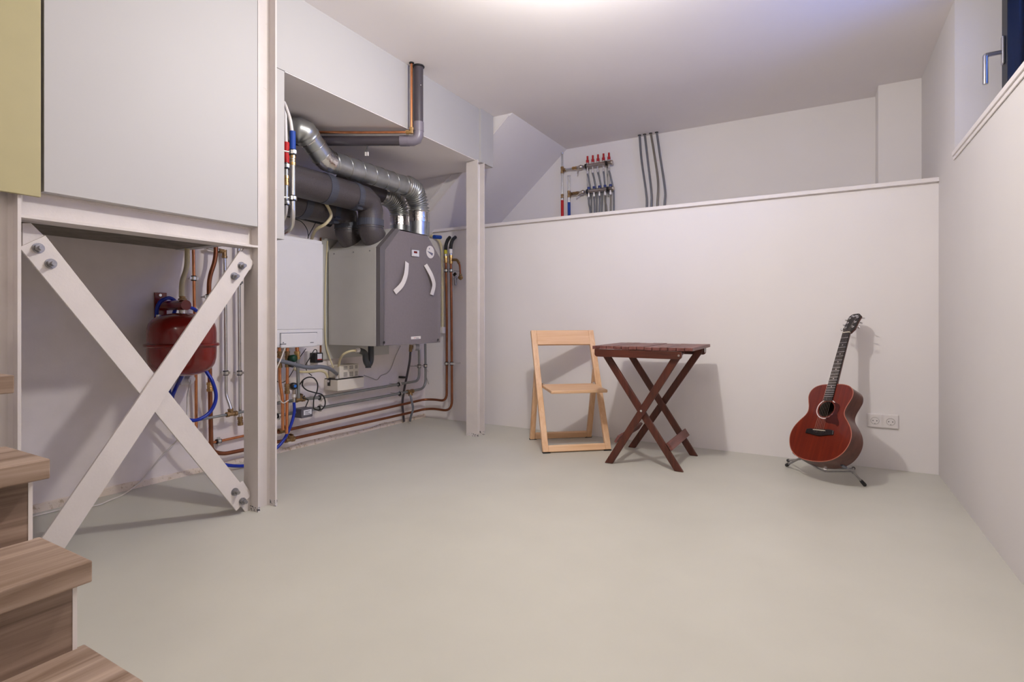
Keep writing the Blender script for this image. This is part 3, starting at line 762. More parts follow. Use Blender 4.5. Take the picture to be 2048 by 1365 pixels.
mk('elbow_fitting', MB().lathe(cb + Vector((0, 0, -0.008)), (0, 0, 1), [(0, 0), (0.012, 0), (0.012, 0.02), (0.0145, 0.02), (0.0145, 0.036), (0.008, 0.036)], 8, False).lathe(cb, Dg, [(0.011, 0), (0.011, 0.016), (0.0145, 0.016), (0.0145, 0.034), (0.008, 0.034)], 8, False), BRASS, t)
mk('ceiling_rosette', MB().torus((Cv.x, Cv.y, ZC - 0.003), (0, 0, 1), 0.012, 0.004, 20, 8), BLACKP, t)
w0 = e + Dg * 0.32
t = thing('loose_wires', 'short loose wires with white connectors under the waste pipe', 'wires', w0 - Vector((0, 0, 0.09)))
for dx, ml in ((-0.009, PVCD), (0.003, PVC)):
    a = w0 + Dg * dx - Vector((0, 0, 0.02)); b = w0 - Dg * dx * 1.2 - Vector((0, 0, 0.072))
    mk('wire', MB().tube(spline([a, (a + b) / 2 + Vector((0, 0, .004)), b], 5), 0.003, 8), ml, t)
    mk('connector', MB().obox(b - Vector((0, 0, 0.010)), (1, 0, 0), (0, 1, 0), (0, 0, 1), 0.008, 0.008, 0.024), WHITEP, t)

# ================================================================== red and blue supply pipes beside the partition
YP = 1.775
t = thing('supply_pipe', 'vertical steel pipe with blue sleeve beside the partition', 'pipe', PY(586, 430, YP))
mk('white_tube', MB().tube(spline([PY(568, 205, YP + .02), PY(573, 217, YP + .01), PY(580.5, 241, YP), PY(584, 264, YP)], 6), 0.0085, 14), WHITEP, t)
mk('blue_sleeve', MB().tube([PY(585, 263, YP), PY(585.3, 300, YP)], 0.0145, 18), BLUEI, t)
fitting(t, PY(585.7, 311, YP), PY(585.8, 331, YP), 0.0095)
P = fillet([PY(585.8, 300, YP), PY(586, 331, YP), PY(586.2, 430, YP), PY(583.5, 458, YP + .01), PY(551, 478, YP + .03)], 0.05, 8)
mk('steel_pipe', MB().tube(P, 0.0115, 18), ZINC, t)
for yy in (305.5, 397):
    c = PY(585.6, yy, YP); clamp(t, c, (0, 0, 1), 0.0118, (-0.35, -1, 0), 0.07)
YQ = 1.80
t = thing('supply_pipe', 'vertical steel pipe with red sleeve half behind the partition', 'pipe', PY(573, 430, YQ))
mk('white_tube', MB().tube([PY(570, 215, YQ), PY(572, 286, YQ)], 0.0085, 14), WHITEP, t)
mk('red_sleeve', MB().tube([PY(572.5, 285, YQ), PY(572.5, 326, YQ)], 0.0145, 18), REDI, t)
fitting(t, PY(572.5, 352, YQ), PY(572.5, 371, YQ), 0.0095)
mk('steel_pipe', MB().tube(fillet([PY(572.5, 326, YQ), PY(572.3, 415, YQ), PY(569, 436, YQ), PY(560, 446, YQ)], 0.04, 6), 0.011, 18), ZINC, t)
for yy in (333, 406):
    clamp(t, PY(572.4, yy, YQ), (0, 0, 1), 0.0112, (-0.35, -1, 0), 0.09)

# ================================================================== red expansion vessel
vc = Vector((-2.862, 1.580, 0))
t = thing('expansion_vessel', 'red round expansion vessel hanging behind the cross braces', 'vessel', (vc.x, vc.y, 0.575))
R = 0.1565
prof = [(0.0, 0.580), (0.04, 0.582), (0.08, 0.588), (0.112, 0.600), (0.134, 0.617), (0.148, 0.640), (0.1545, 0.668), (R, 0.70), (R, 0.80), (0.1545, 0.826), (0.148, 0.850), (0.132, 0.872), (0.104, 0.889), (0.068, 0.899), (0.035, 0.904), (0.0, 0.906)]
mk('tank', MB().lathe((vc.x, vc.y, 0), (0, 0, 1), prof, 48), REDV, t)
mk('clamp_ring', MB().torus((vc.x, vc.y, 0.741), (0, 0, 1), R + 0.004, 0.0095, 56, 10), REDV, t)
mk('neck', MB().cyl((vc.x, vc.y, 0.90), (vc.x, vc.y, 0.925), 0.016, 16), ZINC, t)
az = PX(370, 611, vc.x).z; wy = vc.y - 0.06
arm = mk('bracket_arm', MB().tube([Vector((XL + 0.012, vc.y, az)), Vector((vc.x + 0.035, vc.y, az))], 0.026, 24), REDV, t)
mk('arm_neck', MB().cyl((vc.x, vc.y, 0.92), (vc.x, vc.y, az - 0.01), 0.022, 18), REDV, t)
pb = mk('wall_plate', MB().box((XL + 0.0005, vc.y - 0.03, az - 0.07), (XL + 0.010, vc.y + 0.03, az + 0.07)), REDV, t, bevel=0.001)
for dz in (-0.056, 0.056):
    mk('screw', MB().cyl((XL + 0.010, vc.y - 0.005, az + dz), (XL + 0.016, vc.y - 0.005, az + dz), 0.008, 6), ZINC, pb)
mk('valve_cap', MB().lathe((vc.x, vc.y + 0.0, az + 0.026), (0, 0, 1), [(0.0, 0), (0.02, 0), (0.02, 0.008), (0.014, 0.010), (0.014, 0.02), (0, 0.02)], 12, False), BRASSD, t)
mk('drain_valve', MB().cyl((vc.x - 0.05, vc.y - 0.09, az - 0.05), (vc.x - 0.05, vc.y - 0.09, az - 0.085), 0.011, 10), ZINC, t)
pipe('cream_conduit', 'cream plastic pipe dropping to the red vessel bracket', fillet([PX(374, 470, -2.99), PX(374.5, 527, -2.97), PX(371.5, 543, -2.95), PX(363.5, 564, -2.90), PX(363, 594, -2.865)], 0.05, 6), 0.0125, CREAM, 'conduit')

# ---- pipes on the wall of the braced niche
XW = -3.02
cp = pipe('copper_pipe', 'straight copper pipe running down right behind the red vessel', fillet([PX(386, 440, XW), PX(388.5, 600, XW), PX(392, 747, XW), PX(392.5, 889, -3.05), PX(405, 889, -3.05), PX(434, 884, -3.05), PX(487, 872.5, -3.05), PX(508, 868, -3.05)], 0.03, 5), 0.0078, COPPER)
clamp(cp, PX(437, 883, -3.05), (0, 1, 0), 0.008, (-1, 0, 0), 0.022)
clamp(cp, PX(387.5, 557, XW), (0, 0, 1), 0.008, (-1, 0, 0), 0.05)
cp = pipe('copper_pipe', 'thick copper pipe bending above the cross brace and turning right near the floor', fillet([PX(432, 450, -2.98), PX(431.5, 520, -2.98), PX(418, 556, -2.99), PX(418, 640, -3.0), PX(420, 774, XW), PX(422.5, 903, XW), PX(446, 909, XW), PX(490, 900, XW), PX(508, 896, XW)], 0.09, 7), 0.0118, COPPERD)
fitting(cp, PX(420, 765, -3.018), PX(420.3, 783, -3.018), 0.0125, BRASS)
clamp(cp, PX(418, 594, -2.996), (0, 0, 1), 0.012, (-1, 0, 0), 0.075)
cp = pipe('steel_pipe', 'steel pipe with brass elbow at its top behind the brace', fillet([PX(410, 496, -3.035), PX(449, 503, -3.035), PX(450, 560, -3.03), PX(452, 790, -3.025), PX(461, 815, -2.995), PX(463, 826, -2.985)], 0.02, 5), 0.0095, ZINC)
mk('brass_elbow', MB().lathe(PX(437, 501.5, -3.035), PX(449, 503.5, -3.035) - PX(437, 501.5, -3.035), [(.012, 0), (.014, 0.002), (.014, .012), (.0125, .013), (.0125, .04), (0, .04)], 12, False).lathe(PX(449, 517, -3.035), (0, 0, 1), [(.012, 0), (.015, 0.002), (.015, .014), (.0125, .015), (.0125, .05), (0, .052)], 12, False), BRASSD, cp)
clamp(cp, PX(450, 561, -3.03), (0, 0, 1), 0.0097, (-1, -0.1, 0), 0.044); clamp(cp, PX(451.5, 746.5, -3.026), (0, 0, 1), 0.0097, (-1, 0, 0), 0.048)
cp = pipe('steel_pipe', 'steel pipe next to the middle column in the braced niche', [PX(476.5, 450, XW), PX(478, 600, XW), PX(480, 838, XW)], 0.0095, ZINC)
clamp(cp, PX(477.5, 565, XW), (0, 0, 1), 0.0097, (-1, 0, 0), 0.055); clamp(cp, PX(479, 746.5, XW), (0, 0, 1), 0.0097, (-1, 0, 0), 0.055)
fitting(cp, PX(480, 834, XW), PX(481, 851, XW), 0.0105, BRASSD, 'brass_nut')
cp = pipe('steel_pipe', 'level thin steel pipe with brass tee low behind the brace', [PX(366, 845.5, -2.985), PX(463, 828.5, -2.985), PX(487, 824, -2.985), PX(508, 820, -2.985)], 0.0078, ZINCD)
tee(cp, PX(463, 828.5, -2.985), (0, 1, 0), (-0.0, -0.25, 1), 0.0105, 0.032, BRASSD)
# blue filling hose
XH = -2.93
pts = [PX(313, 634, -3.0), PX(315, 615, -2.99), PX(323, 602, -2.985), Vector((-2.99, 1.585, az + 0.040)), Vector((-3.0, 1.622, az + 0.012)), Vector((-3.03, 1.622, az - 0.06)), Vector((-3.058, 1.60, az - 0.14)), PX(352, 690, -3.058), PX(338, 770, -3.04), PX(345, 803, XH), PX(357, 823, XH), PX(372, 838, XH), PX(394, 840.5, XH), PX(420, 824.5, XH), PX(432, 796, XH), PX(425, 764, XH), PX(409, 735, -2.97), PX(403, 690, -2.978), PX(399, 634, -2.98), PX(390, 620, -2.965), PX(379, 615, -2.95)]
pipe('filling_hose', 'blue hose looped around the red vessel bracket and hanging below', spline(pts, 8), 0.0095, BLUEH, 'hose')
pts = [PX(364, 752, -3.055), PX(350, 780, XH + .03), PX(344, 797, XH + .035), PX(347, 815, XH + .03), PX(360, 850, XH), PX(392, 893, XH), PX(431, 921, XH), PX(452, 930.5, XH), PX(490, 932, XH), PX(525, 920, XH), PX(554, 896, XH), PX(569, 878, XH), PX(582, 850, XH), PX(588.5, 825, XH), PX(588, 805, XH)]
hose = pipe('filling_hose', 'blue hose passing behind the middle column up to the blue valve', spline(pts, 8), 0.0095, BLUEH, 'hose')
mk('hose_tail', MB().tube([PX(588, 805, XH), PX(588, 797, XH)], 0.0085, 12), ZINC, hose)
# small wall socket with plug and cable
t = thing('wall_socket', 'small white wall socket with plug under the red vessel', 'socket', PX(370, 765, XL))
c = PX(371, 757, XL + 0.02); mk('socket_box', MB().box((XL + 0.0005, c.y - 0.032, c.z - 0.035), (XL + 0.035, c.y + 0.032, c.z + 0.035)), WHITEP, t, bevel=0.004)
mk('plug', MB().cyl((XL + 0.034, c.y + 0.004, c.z), (XL + 0.075, c.y + 0.004, c.z - 0.004), 0.019, 18), WHITEP, t)
XC = -2.98
pts = [PX(378, 757, XC), PX(381.5, 762, XC), PX(378, 778, XC), PX(375, 792, XC), PX(374.5, 820, XC), PX(372, 846, XC), PX(358, 876, -3.0), PX(338, 898, -3.02), PX(322, 914, -3.04), PX(300, 942, -3.055), PX(277, 968, -3.06)]
fl = [(246, 990), (220, 1001), (191, 1012), (138, 1017), (92, 1027), (40, 1040)]
pipe('power_cable', 'thin white cable trailing from the socket along the floor to the stairs', spline(pts + [PZ(x, y, 0.0045) for x, y in fl], 7), 0.004, CABLEW, 'cable')

# ================================================================== pipes under the boiler
XQ = -2.90
cp = pipe('copper_pipe', 'copper pipe leaving the boiler next to the middle column', fillet([PX(559, 695, XQ), PX(559.5, 765, XQ), PX(565, 795, XQ), PX(565.5, 861, XQ)], 0.06, 5), 0.0098, COPPER)
fitting(cp, PX(559, 703, XQ), PX(559, 716, XQ), 0.0105, BRASSD); fitting(cp, PX(559.4, 722, XQ), PX(559.4, 736, XQ), 0.0105, BRASSD)
cp = pipe('copper_pipe', 'copper pipe with green knobbed valve under the boiler', fillet([PX(575, 695, XQ), PX(574.5, 760, XQ), PX(573.5, 868, XQ)], 0.06, 5), 0.0095, COPPER)
fitting(cp, PX(574.8, 703, XQ), PX(574.8, 716, XQ), 0.0105, BRASSD); fitting(cp, PX(574.5, 768, XQ), PX(574.3, 788, XQ), 0.011, BRASSD)
v = mk('valve_body', MB().cyl(PX(574.6, 716, XQ), PX(574.5, 735, XQ), 0.014, 12), BRASSD, cp)
mk('green_knob', MB().lathe(PX(574.6, 719, XQ), PX(590, 717, XQ + 0.05) - PX(574.6, 719, XQ), [(0, 0), (.012, 0), (.012, .02), (.0235, .022), (.0235, .052), (.018, .058), (0, .058)], 18), GREEN, cp)
mk('black_knob', MB().lathe(PX(574.6, 728, XQ), PX(588, 731, XQ + 0.05) - PX(574.6, 728, XQ), [(0, 0), (.01, 0), (.01, .02), (.0165, .022), (.0165, .045), (0, .047)], 16), BLACKP, cp)
cp = pipe('steel_pipe', 'steel drop pipe with copper top under the boiler corner', [PX(594.5, 708, XQ), PX(596, 760, XQ), PX(597, 797, XQ)], 0.0105, ZINCD)
mk('copper_stub', MB().tube([PX(594, 695, XQ), PX(594.2, 712, XQ)], 0.012, 14), COPPER, cp)
fitting(cp, PX(594.2, 703, XQ), PX(594.4, 719, XQ), 0.0125, BRASS)
# level steel pipes along the wall
XA = -2.965
Yn = 3.74
cp = pipe('steel_pipe', 'upper of two level steel pipes along the niche wall', fillet([PX(545, 808.5, XA), PX(598, 799.5, XA), PX(642, 795.5, XA), PX(760, 775.5, XA), PX(838, 762, XA), PX(838.3, 735, XA), PX(838, 690, XA)], 0.11, 7), 0.0105, ZINCD)
tee(cp, PX(599, 799.5, XA), (0, 1, 0), (0.25, 0, 1), 0.0125, 0.036, BRASSD)
for q in ((641, 795.6), (798.5, 769)): clamp(cp, PX(q[0], q[1], XA), (0, 1, 0), 0.0108, (-1, 0, 0), 0.105)
clamp(cp, PX(838.2, 733, XA), (0, 0, 1), 0.0108, (-1, -.3, 0), 0.10)
cp = pipe('steel_pipe', 'lower of two level steel pipes along the niche wall', fillet([PX(545, 834.5, XA), PX(584, 827, XA), PX(640, 816.6, XA), PX(760, 795, XA), PX(851, 777, XA), PX(851, 740, XA), PX(850.3, 688, XA)], 0.11, 7), 0.0105, ZINCD)
for q in ((557, 832), (640, 816.6), (800.7, 787.8)): clamp(cp, PX(q[0], q[1], XA), (0, 1, 0), 0.0108, (-1, 0, 0), 0.105)
clamp(cp, PX(850.7, 732, XA), (0, 0, 1), 0.0108, (-1, -.3, 0), 0.10)
tee(cp, PX(820, 783.5, XA), (0, 1, -0.01), (0.2, 0.0, -1), 0.0125, 0.036, BRASSD)
cpl = cp
o = pipe('flexible_connector', 'short braided hose dropping to the floor from the lower steel pipe', spline([PX(820.5, 790, XA + .01), PX(823.5, 803, XA + .03), PX(826, 818, XA + .03), PX(822, 833, XA + 0.01), PX(820, 843, XA - .01)], 8), 0.009, GREYH, 'hose')
mk('steel_ferrule', MB().tube([PX(820.6, 791, XA + .01), PX(824, 806, XA + .03), PX(825.6, 812, XA + .03)], 0.0102, 12), CHROME, o)
# motor actuator on the lower pipe
t = thing('actuator', 'grey box actuator with white label on the lower steel pipe', 'actuator', PX(610, 838, XA + 0.04))
c = PX(611.5, 826, XA + 0.045)
mk('actuator_body', MB().box((XA - 0.025, c.y - 0.045, c.z - 0.03), (XA + 0.06, c.y + 0.045, c.z + 0.03)), GREYA, t, bevel=0.005)
c2 = PX(615, 825, XA + 0.0605)
mk('type_label', MB().box((XA + 0.0602, c2.y - 0.03, c2.z - 0.016), (XA + 0.0612, c2.y + 0.033, c2.z + 0.016)), LABELM, t)
m = MB()
for i in range(3): m.box((XA + 0.0612, c2.y - 0.02, c2.z - 0.011 + i * 0.008), (XA + 0.0616, c2.y + (0.02 if i != 1 else 0.008), c2.z - 0.008 + i * 0.008))
mk('print', m, INK, t)['kind'] = 'stuff'
# blue valve between copper pipe and hose
t = thing('drain_valve', 'black tap with blue disc feeding the blue hose', 'valve', PX(588, 797, XH))
mk('valve_body', MB().cyl(PX(574, 775, XQ), PX(588, 778, XH), 0.012, 12).cyl(PX(588, 775, XH), PX(588, 797, XH), 0.012, 12), NICK, t)
kb = PX(584, 772, XH + 0.01); kd = PX(592, 773, XH + 0.06) - kb
kn = mk('tap_knob', MB().lathe(kb, kd, [(0, 0), (.019, 0), (.021, .01), (.021, .035), (.015, .04), (0, .04)], 18), BLACKP, t)
mk('blue_disc', MB().cyl(kb + kd.normalized() * 0.0405, kb + kd.normalized() * 0.042, 0.009, 16), BLUEK, kn)
mk('white_nut', MB().cyl(PX(588, 789, XH), PX(588, 795, XH), 0.015, 8), WHITEP, t)
# copper return pipes along the wall foot and up in the corner
XB = -3.005
pts = [PX(540, 868, XB), PX(584, 858.5, XB), PX(760, 819.5, XB), PX(822, 805.5, XB)]
end = [PY(893.5, 803, Yn), PY(893.6, 640, Yn), PY(891.8, 521, Yn)]
cp = pipe('copper_pipe', 'upper copper pipe along the wall foot, rising in the corner', fillet(pts + [PX(848, 799.5, XB), PY(868, 799.5, Yn + .01)] + end, 0.10, 7), 0.0105, COPPERD)
tee(cp, PX(566.5, 862, XB), (0, 1, -.05), (0.7, 0, .6), 0.0125, 0.034, BRASSD)
mk('brass_reducer', MB().cyl(PX(573, 860.5, XB), PX(576, 859.8, XB), 0.016, 12), BRASSD, cp)
fitting(cp, PY(891.8, 526, Yn), PY(891.6, 513, Yn), 0.0115, BRASS)
mk('steel_stub', MB().tube([PY(891.6, 515, Yn), PY(891.4, 507, Yn)], 0.0095, 12), ZINC, cp)
mk('yellow_band', MB().tube([PY(891.4, 508, Yn), PY(891.2, 500, Yn)], 0.0145, 14), YELB, cp)
mk('rubber_hose', MB().tube(spline([PY(891.2, 500.5, Yn), PY(892.5, 489, Yn), PY(895.5, 480, Yn + .02), PY(899.5, 475, Yn + .058)], 6), 0.0145, 16), BLACK, cp)
clamp(cp, PY(893.4, 727.5, Yn), (0, 0, 1), 0.0108, (0.1, 1, 0), 0.074); clamp(cp, PY(892.2, 541.5, Yn), (0, 0, 1), 0.0108, (0.1, 1, 0), 0.074)
pts = [PX(540, 887.5, XB), PX(578, 879.5, XB), PX(760, 839.5, XB), PX(820, 826, XB)]
Ym = 3.725
end = [PY(904, 823.5, Ym), PY(903.2, 640, Ym), PY(901.8, 521, Ym)]
cp = pipe('copper_pipe', 'lower copper pipe along the wall foot, rising in the corner', fillet(pts + [PX(848, 819, XB), PY(868, 818, Ym + .01)] + end, 0.10, 7), 0.0105, COPPERD)
tee(cp, PX(579, 879.5, XB), (0, 1, -.05), (0.4, 0, 1), 0.0125, 0.034, BRASSD)
fitting(cp, PY(901.8, 528, Ym), PY(901.6, 511, Ym), 0.0115, BRASS)
mk('steel_stub', MB().tube([PY(901.6, 513, Ym), PY(901.5, 506, Ym)], 0.0095, 12), ZINC, cp)
mk('white_band', MB().tube([PY(901.5, 507.5, Ym), PY(901.3, 498, Ym)], 0.0145, 14), WHITEP, cp)
mk('rubber_hose', MB().tube(spline([PY(901.3, 498.5, Ym), PY(902.6, 487, Ym), PY(906, 479, Ym + .02), PY(910.5, 474.8, Ym + .070)], 6), 0.0145, 16), BLACK, cp)
mk('branch_pipe', MB().tube(fillet([PY(902, 520, Ym), PY(914.5, 520, Ym), PY(919.5, 530, Ym), PY(920.8, 549, Ym)], 0.02, 4), 0.008, 12), COPPERD, cp)
mk('branch_elbow', MB().tube(fillet([PY(904.5, 520, Ym), PY(914.5, 520, Ym), PY(918, 527, Ym)], 0.02, 4), 0.0115, 10), BRASSD, cp)
mk('drain_cock', MB().cyl(PY(920.8, 548, Ym), PY(921, 553, Ym), 0.012, 8).lathe(PY(920.6, 552, Ym), (0.25, -0.2, -1), [(.013, 0), (.021, .01), (.021, .022), (.008, .036), (0, .038)], 10, False), BRASSD, cp)
clamp(cp, PY(903.4, 727.5, Ym), (0, 0, 1), 0.0108, (0.35, 1, 0), 0.09); clamp(cp, PY(902.2, 541.5, Ym), (0, 0, 1), 0.0108, (0.3, 1, 0), 0.09)
t = thing('shutoff_valve', 'small grey valve on the wall beside the corner copper pipes', 'valve', PY(911, 572, YB - 0.03))
mk('valve_body', MB().cyl(PY(910, 556, YB - .04), PY(911.5, 570, YB - .04), 0.012, 10).cyl(PY(909.5, 553, YB - .045), PY(915, 558, YB - .03), 0.009, 8), BOLTM, t)
mk('valve_lever', MB().obox(PY(909.5, 549, YB - .05), (1, 0, .8), (0, 1, 0), (-.8, 0, 1), 0.03, 0.012, 0.022), BLACKP, t)
mk('outlet', MB().cyl(PY(911.5, 566, YB - .04), PY(911, 571, YB - .04), 0.007, 8), BOLTM, t)
mk('wall_stud', MB().cyl(PY(910, 553, YB - .045), PY(910, 553, YB), 0.006, 8), BOLTM, t)
# hose and radiator valve at the right of the unit
o = pipe('drain_hose', 'dark grey hose hanging from a valve down to the floor', spline([PX(821, 703, -2.9), PX(819.5, 722, -2.92), PX(816, 742, -2.97), PX(808.5, 779, -3.045), PX(805, 807, -3.052), PX(806.5, 828, -3.05), PX(808, 844, -3.045)], 8), 0.0095, PVC, 'hose')
t = thing('thermostatic_valve', 'white ribbed thermostatic knob on a brass valve under the unit', 'valve', PX(822, 704, -2.9))
mk('valve_body', MB().cyl(PX(822, 690, -2.9), PX(821, 704, -2.9), 0.014, 10).cyl(PX(822, 695, -2.9), PX(828, 695.2, -2.88), 0.013, 10), BRASSD, t)
kd = (PX(838, 695.5, -2.85) - PX(826, 695.2, -2.88)).normalized(); kb = PX(826, 695.2, -2.88)
kn = mk('knob', MB().lathe(kb, kd, [(0, 0), (.022, 0), (.024, .006), (.024, .05), (.02, .056), (0, .056)], 22), WHITEP, t)
m = MB(); ref = Vector((0, 0, 1)); u = (ref - kd * ref.dot(kd)).normalized(); w = kd.cross(u)
for i in range(14):
    an = 2 * math.pi * i / 14; rd = u * math.cos(an) + w * math.sin(an)
    m.obox(kb + kd * 0.033 + rd * 0.0245, kd, rd, kd.cross(rd), 0.03, 0.003, 0.004)
mk('ribs', m, GREYH, kn)['kind'] = 'stuff'
# thin cables on the right
pipe('white_cable', 'thin white cable looping under the unit near the corner', spline([PX(878, 690, -2.98), PX(885, 715, -2.98), PX(884, 735, -2.98), PX(872, 747, -3.0), PX(858, 744, -3.03), PX(852, 736, -3.05)], 8), 0.003, CABLEW, 'cable')
pipe('white_cable', 'longer thin cable hanging below the loop near the corner', spline([PX(874, 690, -2.99), PX(876, 715, -2.99), PX(881, 738, -2.99), PX(877, 753, -3.0), PX(866, 767, -3.02), PX(858, 769, -3.03), PX(853, 756, -3.05)], 8), 0.003, CABLEG, 'cable')
pipe('white_cable', 'thin grey cable falling across the wall under the unit', spline([PX(801, 692, -3.06), PX(791, 713, -3.06), PX(782, 737, -3.06), PX(774, 747, -3.06), PX(762, 752, -3.06), PX(754, 760, -3.06), PX(742, 756, -3.06), PX(728, 751, -3.05)], 8), 0.003, CABLEG, 'cable')
t = thing('wall_clip', 'small black clip on the wall left of the hanging hose', 'clip', PX(806, 757, XL))
mk('clip_body', MB().obox(PX(805, 755, XL + 0.012), (0, 1, -.12), (1, 0, 0), (0, .12, 1), 0.075, 0.024, 0.016), BLACKP, t, bevel=0.003)
# cream conduit with junction box on the right
Yc = 3.797
t = thing('cream_conduit', 'cream conduit running down right of the unit into a junction box', 'conduit', PY(885, 668, Yc))
mk('conduit_pipe', MB().tube(spline([PY(862, 472, Yc), PY(871, 475, Yc), PY(878.5, 483, Yc), PY(883.5, 499, Yc), PY(885, 530, Yc), PY(885.3, 590, Yc), PY(885, 655, Yc)], 8), 0.0115, 14), CREAM, t)
c = PY(883.5, 660.5, Yc)
jb = mk('junction_box', MB().box((c.x - 0.045, Yc - 0.03, c.z - 0.028), (c.x + 0.032, YB - 0.0005, c.z + 0.028)), WHITEP, t, bevel=0.003)
for yy in (576, 630):
    mk('saddle_clip', MB().tube([PY(885.2, yy - 1, Yc), PY(885.2, yy + 1.5, Yc)], 0.0145, 14), CREAM, t)
pipe('blue_connector', 'blue connector peeking out behind the unit top right', [PX(868, 474, -2.75), PX(881, 475, -2.75)], 0.016, BLUEI, 'connector')

# ================================================================== condensate pump and cables under the boiler
t = thing('condensate_pump', 'off-white condensate pump with slotted lid under the boiler', 'pump', PX(690, 784, -2.95))
YA = PX(647.5, 770, XL).y
xfp = PY(675.6, 773, YA).x
a = PX(675.6, 784.6, xfp); b = PX(728.7, 754, xfp)
y0, y1, z0, z1 = YA, b.y, a.z + .004, PX(675.6, 761, xfp).z
mk('tank', MB().box((XL + 0.001, y0, z0), (xfp, y1, z1)), WHITEC, t, bevel=0.006, bseg=3)
yl = y0 + 0.035; zl = PX(684.7, 731, xfp - 0.02).z
mk('lid_gap', MB().box((XL + 0.005, y0 + 0.004, z1 - 0.001), (xfp - 0.006, y1 - 0.004, z1 + 0.005)), BLACKP, t)
hd = mk('motor_housing', MB().box((XL + 0.01, yl, z1 + 0.005), (xfp - 0.02, y1 - 0.035, zl)), WHITEC, t, bevel=0.006, bseg=3)
m = MB(); xs_ = xfp - 0.0198
for g in range(3):
    for r_ in range(2):
        for k in range(4):
            for j in range(3):
                yy = yl + 0.038 + g * 0.055 + j * 0.012; zz = z1 + 0.016 + r_ * 0.052 + k * 0.0085
                if yy < y1 - 0.05 and zz < zl - 0.008: m.box((xs_ - 0.004, yy, zz), (xs_ + 0.0006, yy + 0.008, zz + 0.0045))
mk('vent_slots', m, INK, hd)['kind'] = 'stuff'
m = MB(); m.box((xfp - 0.10, y0 - 0.003, z1 - 0.045), (xfp - 0.075, y0 + 0.001, z1 + 0.012)); mk('latch', m, BLACKP, t)
mk('white_button', MB().cyl((xfp - 0.087, y0 - 0.003, z1 - 0.012), (xfp - 0.087, y0 - 0.008, z1 - 0.012), 0.008, 12), WHITEP, t)
ph = Vector((xfp - 0.05, y0 + 0.045, z1 + 0.005))
o = pipe('condensate_hose', 'thick grey hose arching from the boiler to the pump', spline([PX(540, 718, -2.86), PX(553, 720.5, -2.85), PX(577, 726, -2.84), PX(613, 735, -2.83), PX(643, 734, -2.83), PX(661, 739, -2.83), PX(672, 747, xfp - .03), ph + Vector((0, 0, 0.03)), ph], 8), 0.0125, GREYH, 'hose')
mk('white_collar', MB().cyl(ph, ph + Vector((0, 0, 0.016)), 0.018, 16), WHITEP, o)
pipe('cream_hose', 'cream hose bowing behind the grey hose to the pump', spline([PX(588, 737, -2.97), PX(600, 744, -2.96), PX(620, 744, -2.95), PX(640, 742, -2.95), PX(651, 746, -2.95), PX(656, 756, -2.95)], 8), 0.009, CREAM, 'hose')
t = thing('power_adapter', 'black plug-in adapter with red and white label under the boiler', 'adapter', PX(635, 726, XL + 0.05))
c = PX(632, 716, XL + 0.07)
mk('adapter_body', MB().box((XL + 0.035, c.y - 0.024, c.z - 0.034), (XL + 0.09, c.y + 0.044, c.z + 0.034)), BLACKP, t, bevel=0.004)
xx = XL + 0.0905; c3 = PX(639.5, 714, xx)
mk('type_label', MB().box((xx, c3.y - 0.02, c3.z - 0.016), (xx + 0.0008, c3.y + 0.018, c3.z + 0.02)), LABELM, t)
mk('red_stripe', MB().box((xx, c3.y - 0.02, c3.z - 0.021), (xx + 0.001, c3.y + 0.018, c3.z - 0.015)), REDC, t)
mk('wall_outlet', MB().box((XL + 0.0005, c.y - 0.04, c.z - 0.05), (XL + 0.035, c.y + 0.05, c.z + 0.045)), WHITEP, t, bevel=0.004)
pipe('black_cable', 'black cable rising from the adapter and dropping to the loop', spline([PX(634, 706, -3.0), PX(633, 700.5, -3.0), PX(628, 701, -3.0), PX(620, 716, -3.0), PX(611, 732, -3.01), PX(615, 744, -3.02), PX(624, 752, -3.0)], 8), 0.003, BLACK, 'cable')
XK = -2.90
pipe('black_cable', 'thick black cable curled in a loop above the grey actuator', spline([PX(599, 770, -2.95), PX(607, 760, XK), PX(617, 755, XK), PX(628, 757, XK), PX(635, 768, XK), PX(634, 783, XK), PX(628, 797, XK), PX(627, 812, XK), PX(628, 818, XK), PX(640, 821, XK), PX(649, 813, XK), PX(650, 801, XK), PX(644, 790, XK), PX(630, 786, XK), PX(614, 781, XK), PX(605, 772, XK), PX(606, 762, XK + .01)], 8), 0.0042, BLACK, 'cable')
pipe('black_cable', 'short black cable linking level pipe and actuator', spline([PX(609, 792, XK), PX(606, 797, XK), PX(616, 800, XK), PX(614, 808, XK), PX(611, 815, XK)], 6), 0.0035, BLACK, 'cable')
pipe('white_cable', 'white cable hanging in a curve beside the middle column', spline([PX(570, 697, -2.80), PX(562, 718, -2.79), PX(553, 740, -2.79), PX(548, 765, -2.80), PX(553, 785, -2.82), PX(560, 800, -2.84), PX(567, 806.5, -2.85), PX(577, 801, -2.86)], 8), 0.0033, CABLEW, 'cable')
pipe('black_cable', 'black cable sagging behind the copper pipes under the boiler', spline([PX(612, 698, -3.0), PX(600, 715, -3.0), PX(586, 742, -3.02), PX(574, 760, -3.03), PX(562, 766, -3.03), PX(550, 761, -3.03)], 8), 0.0025, BLACK, 'cable')

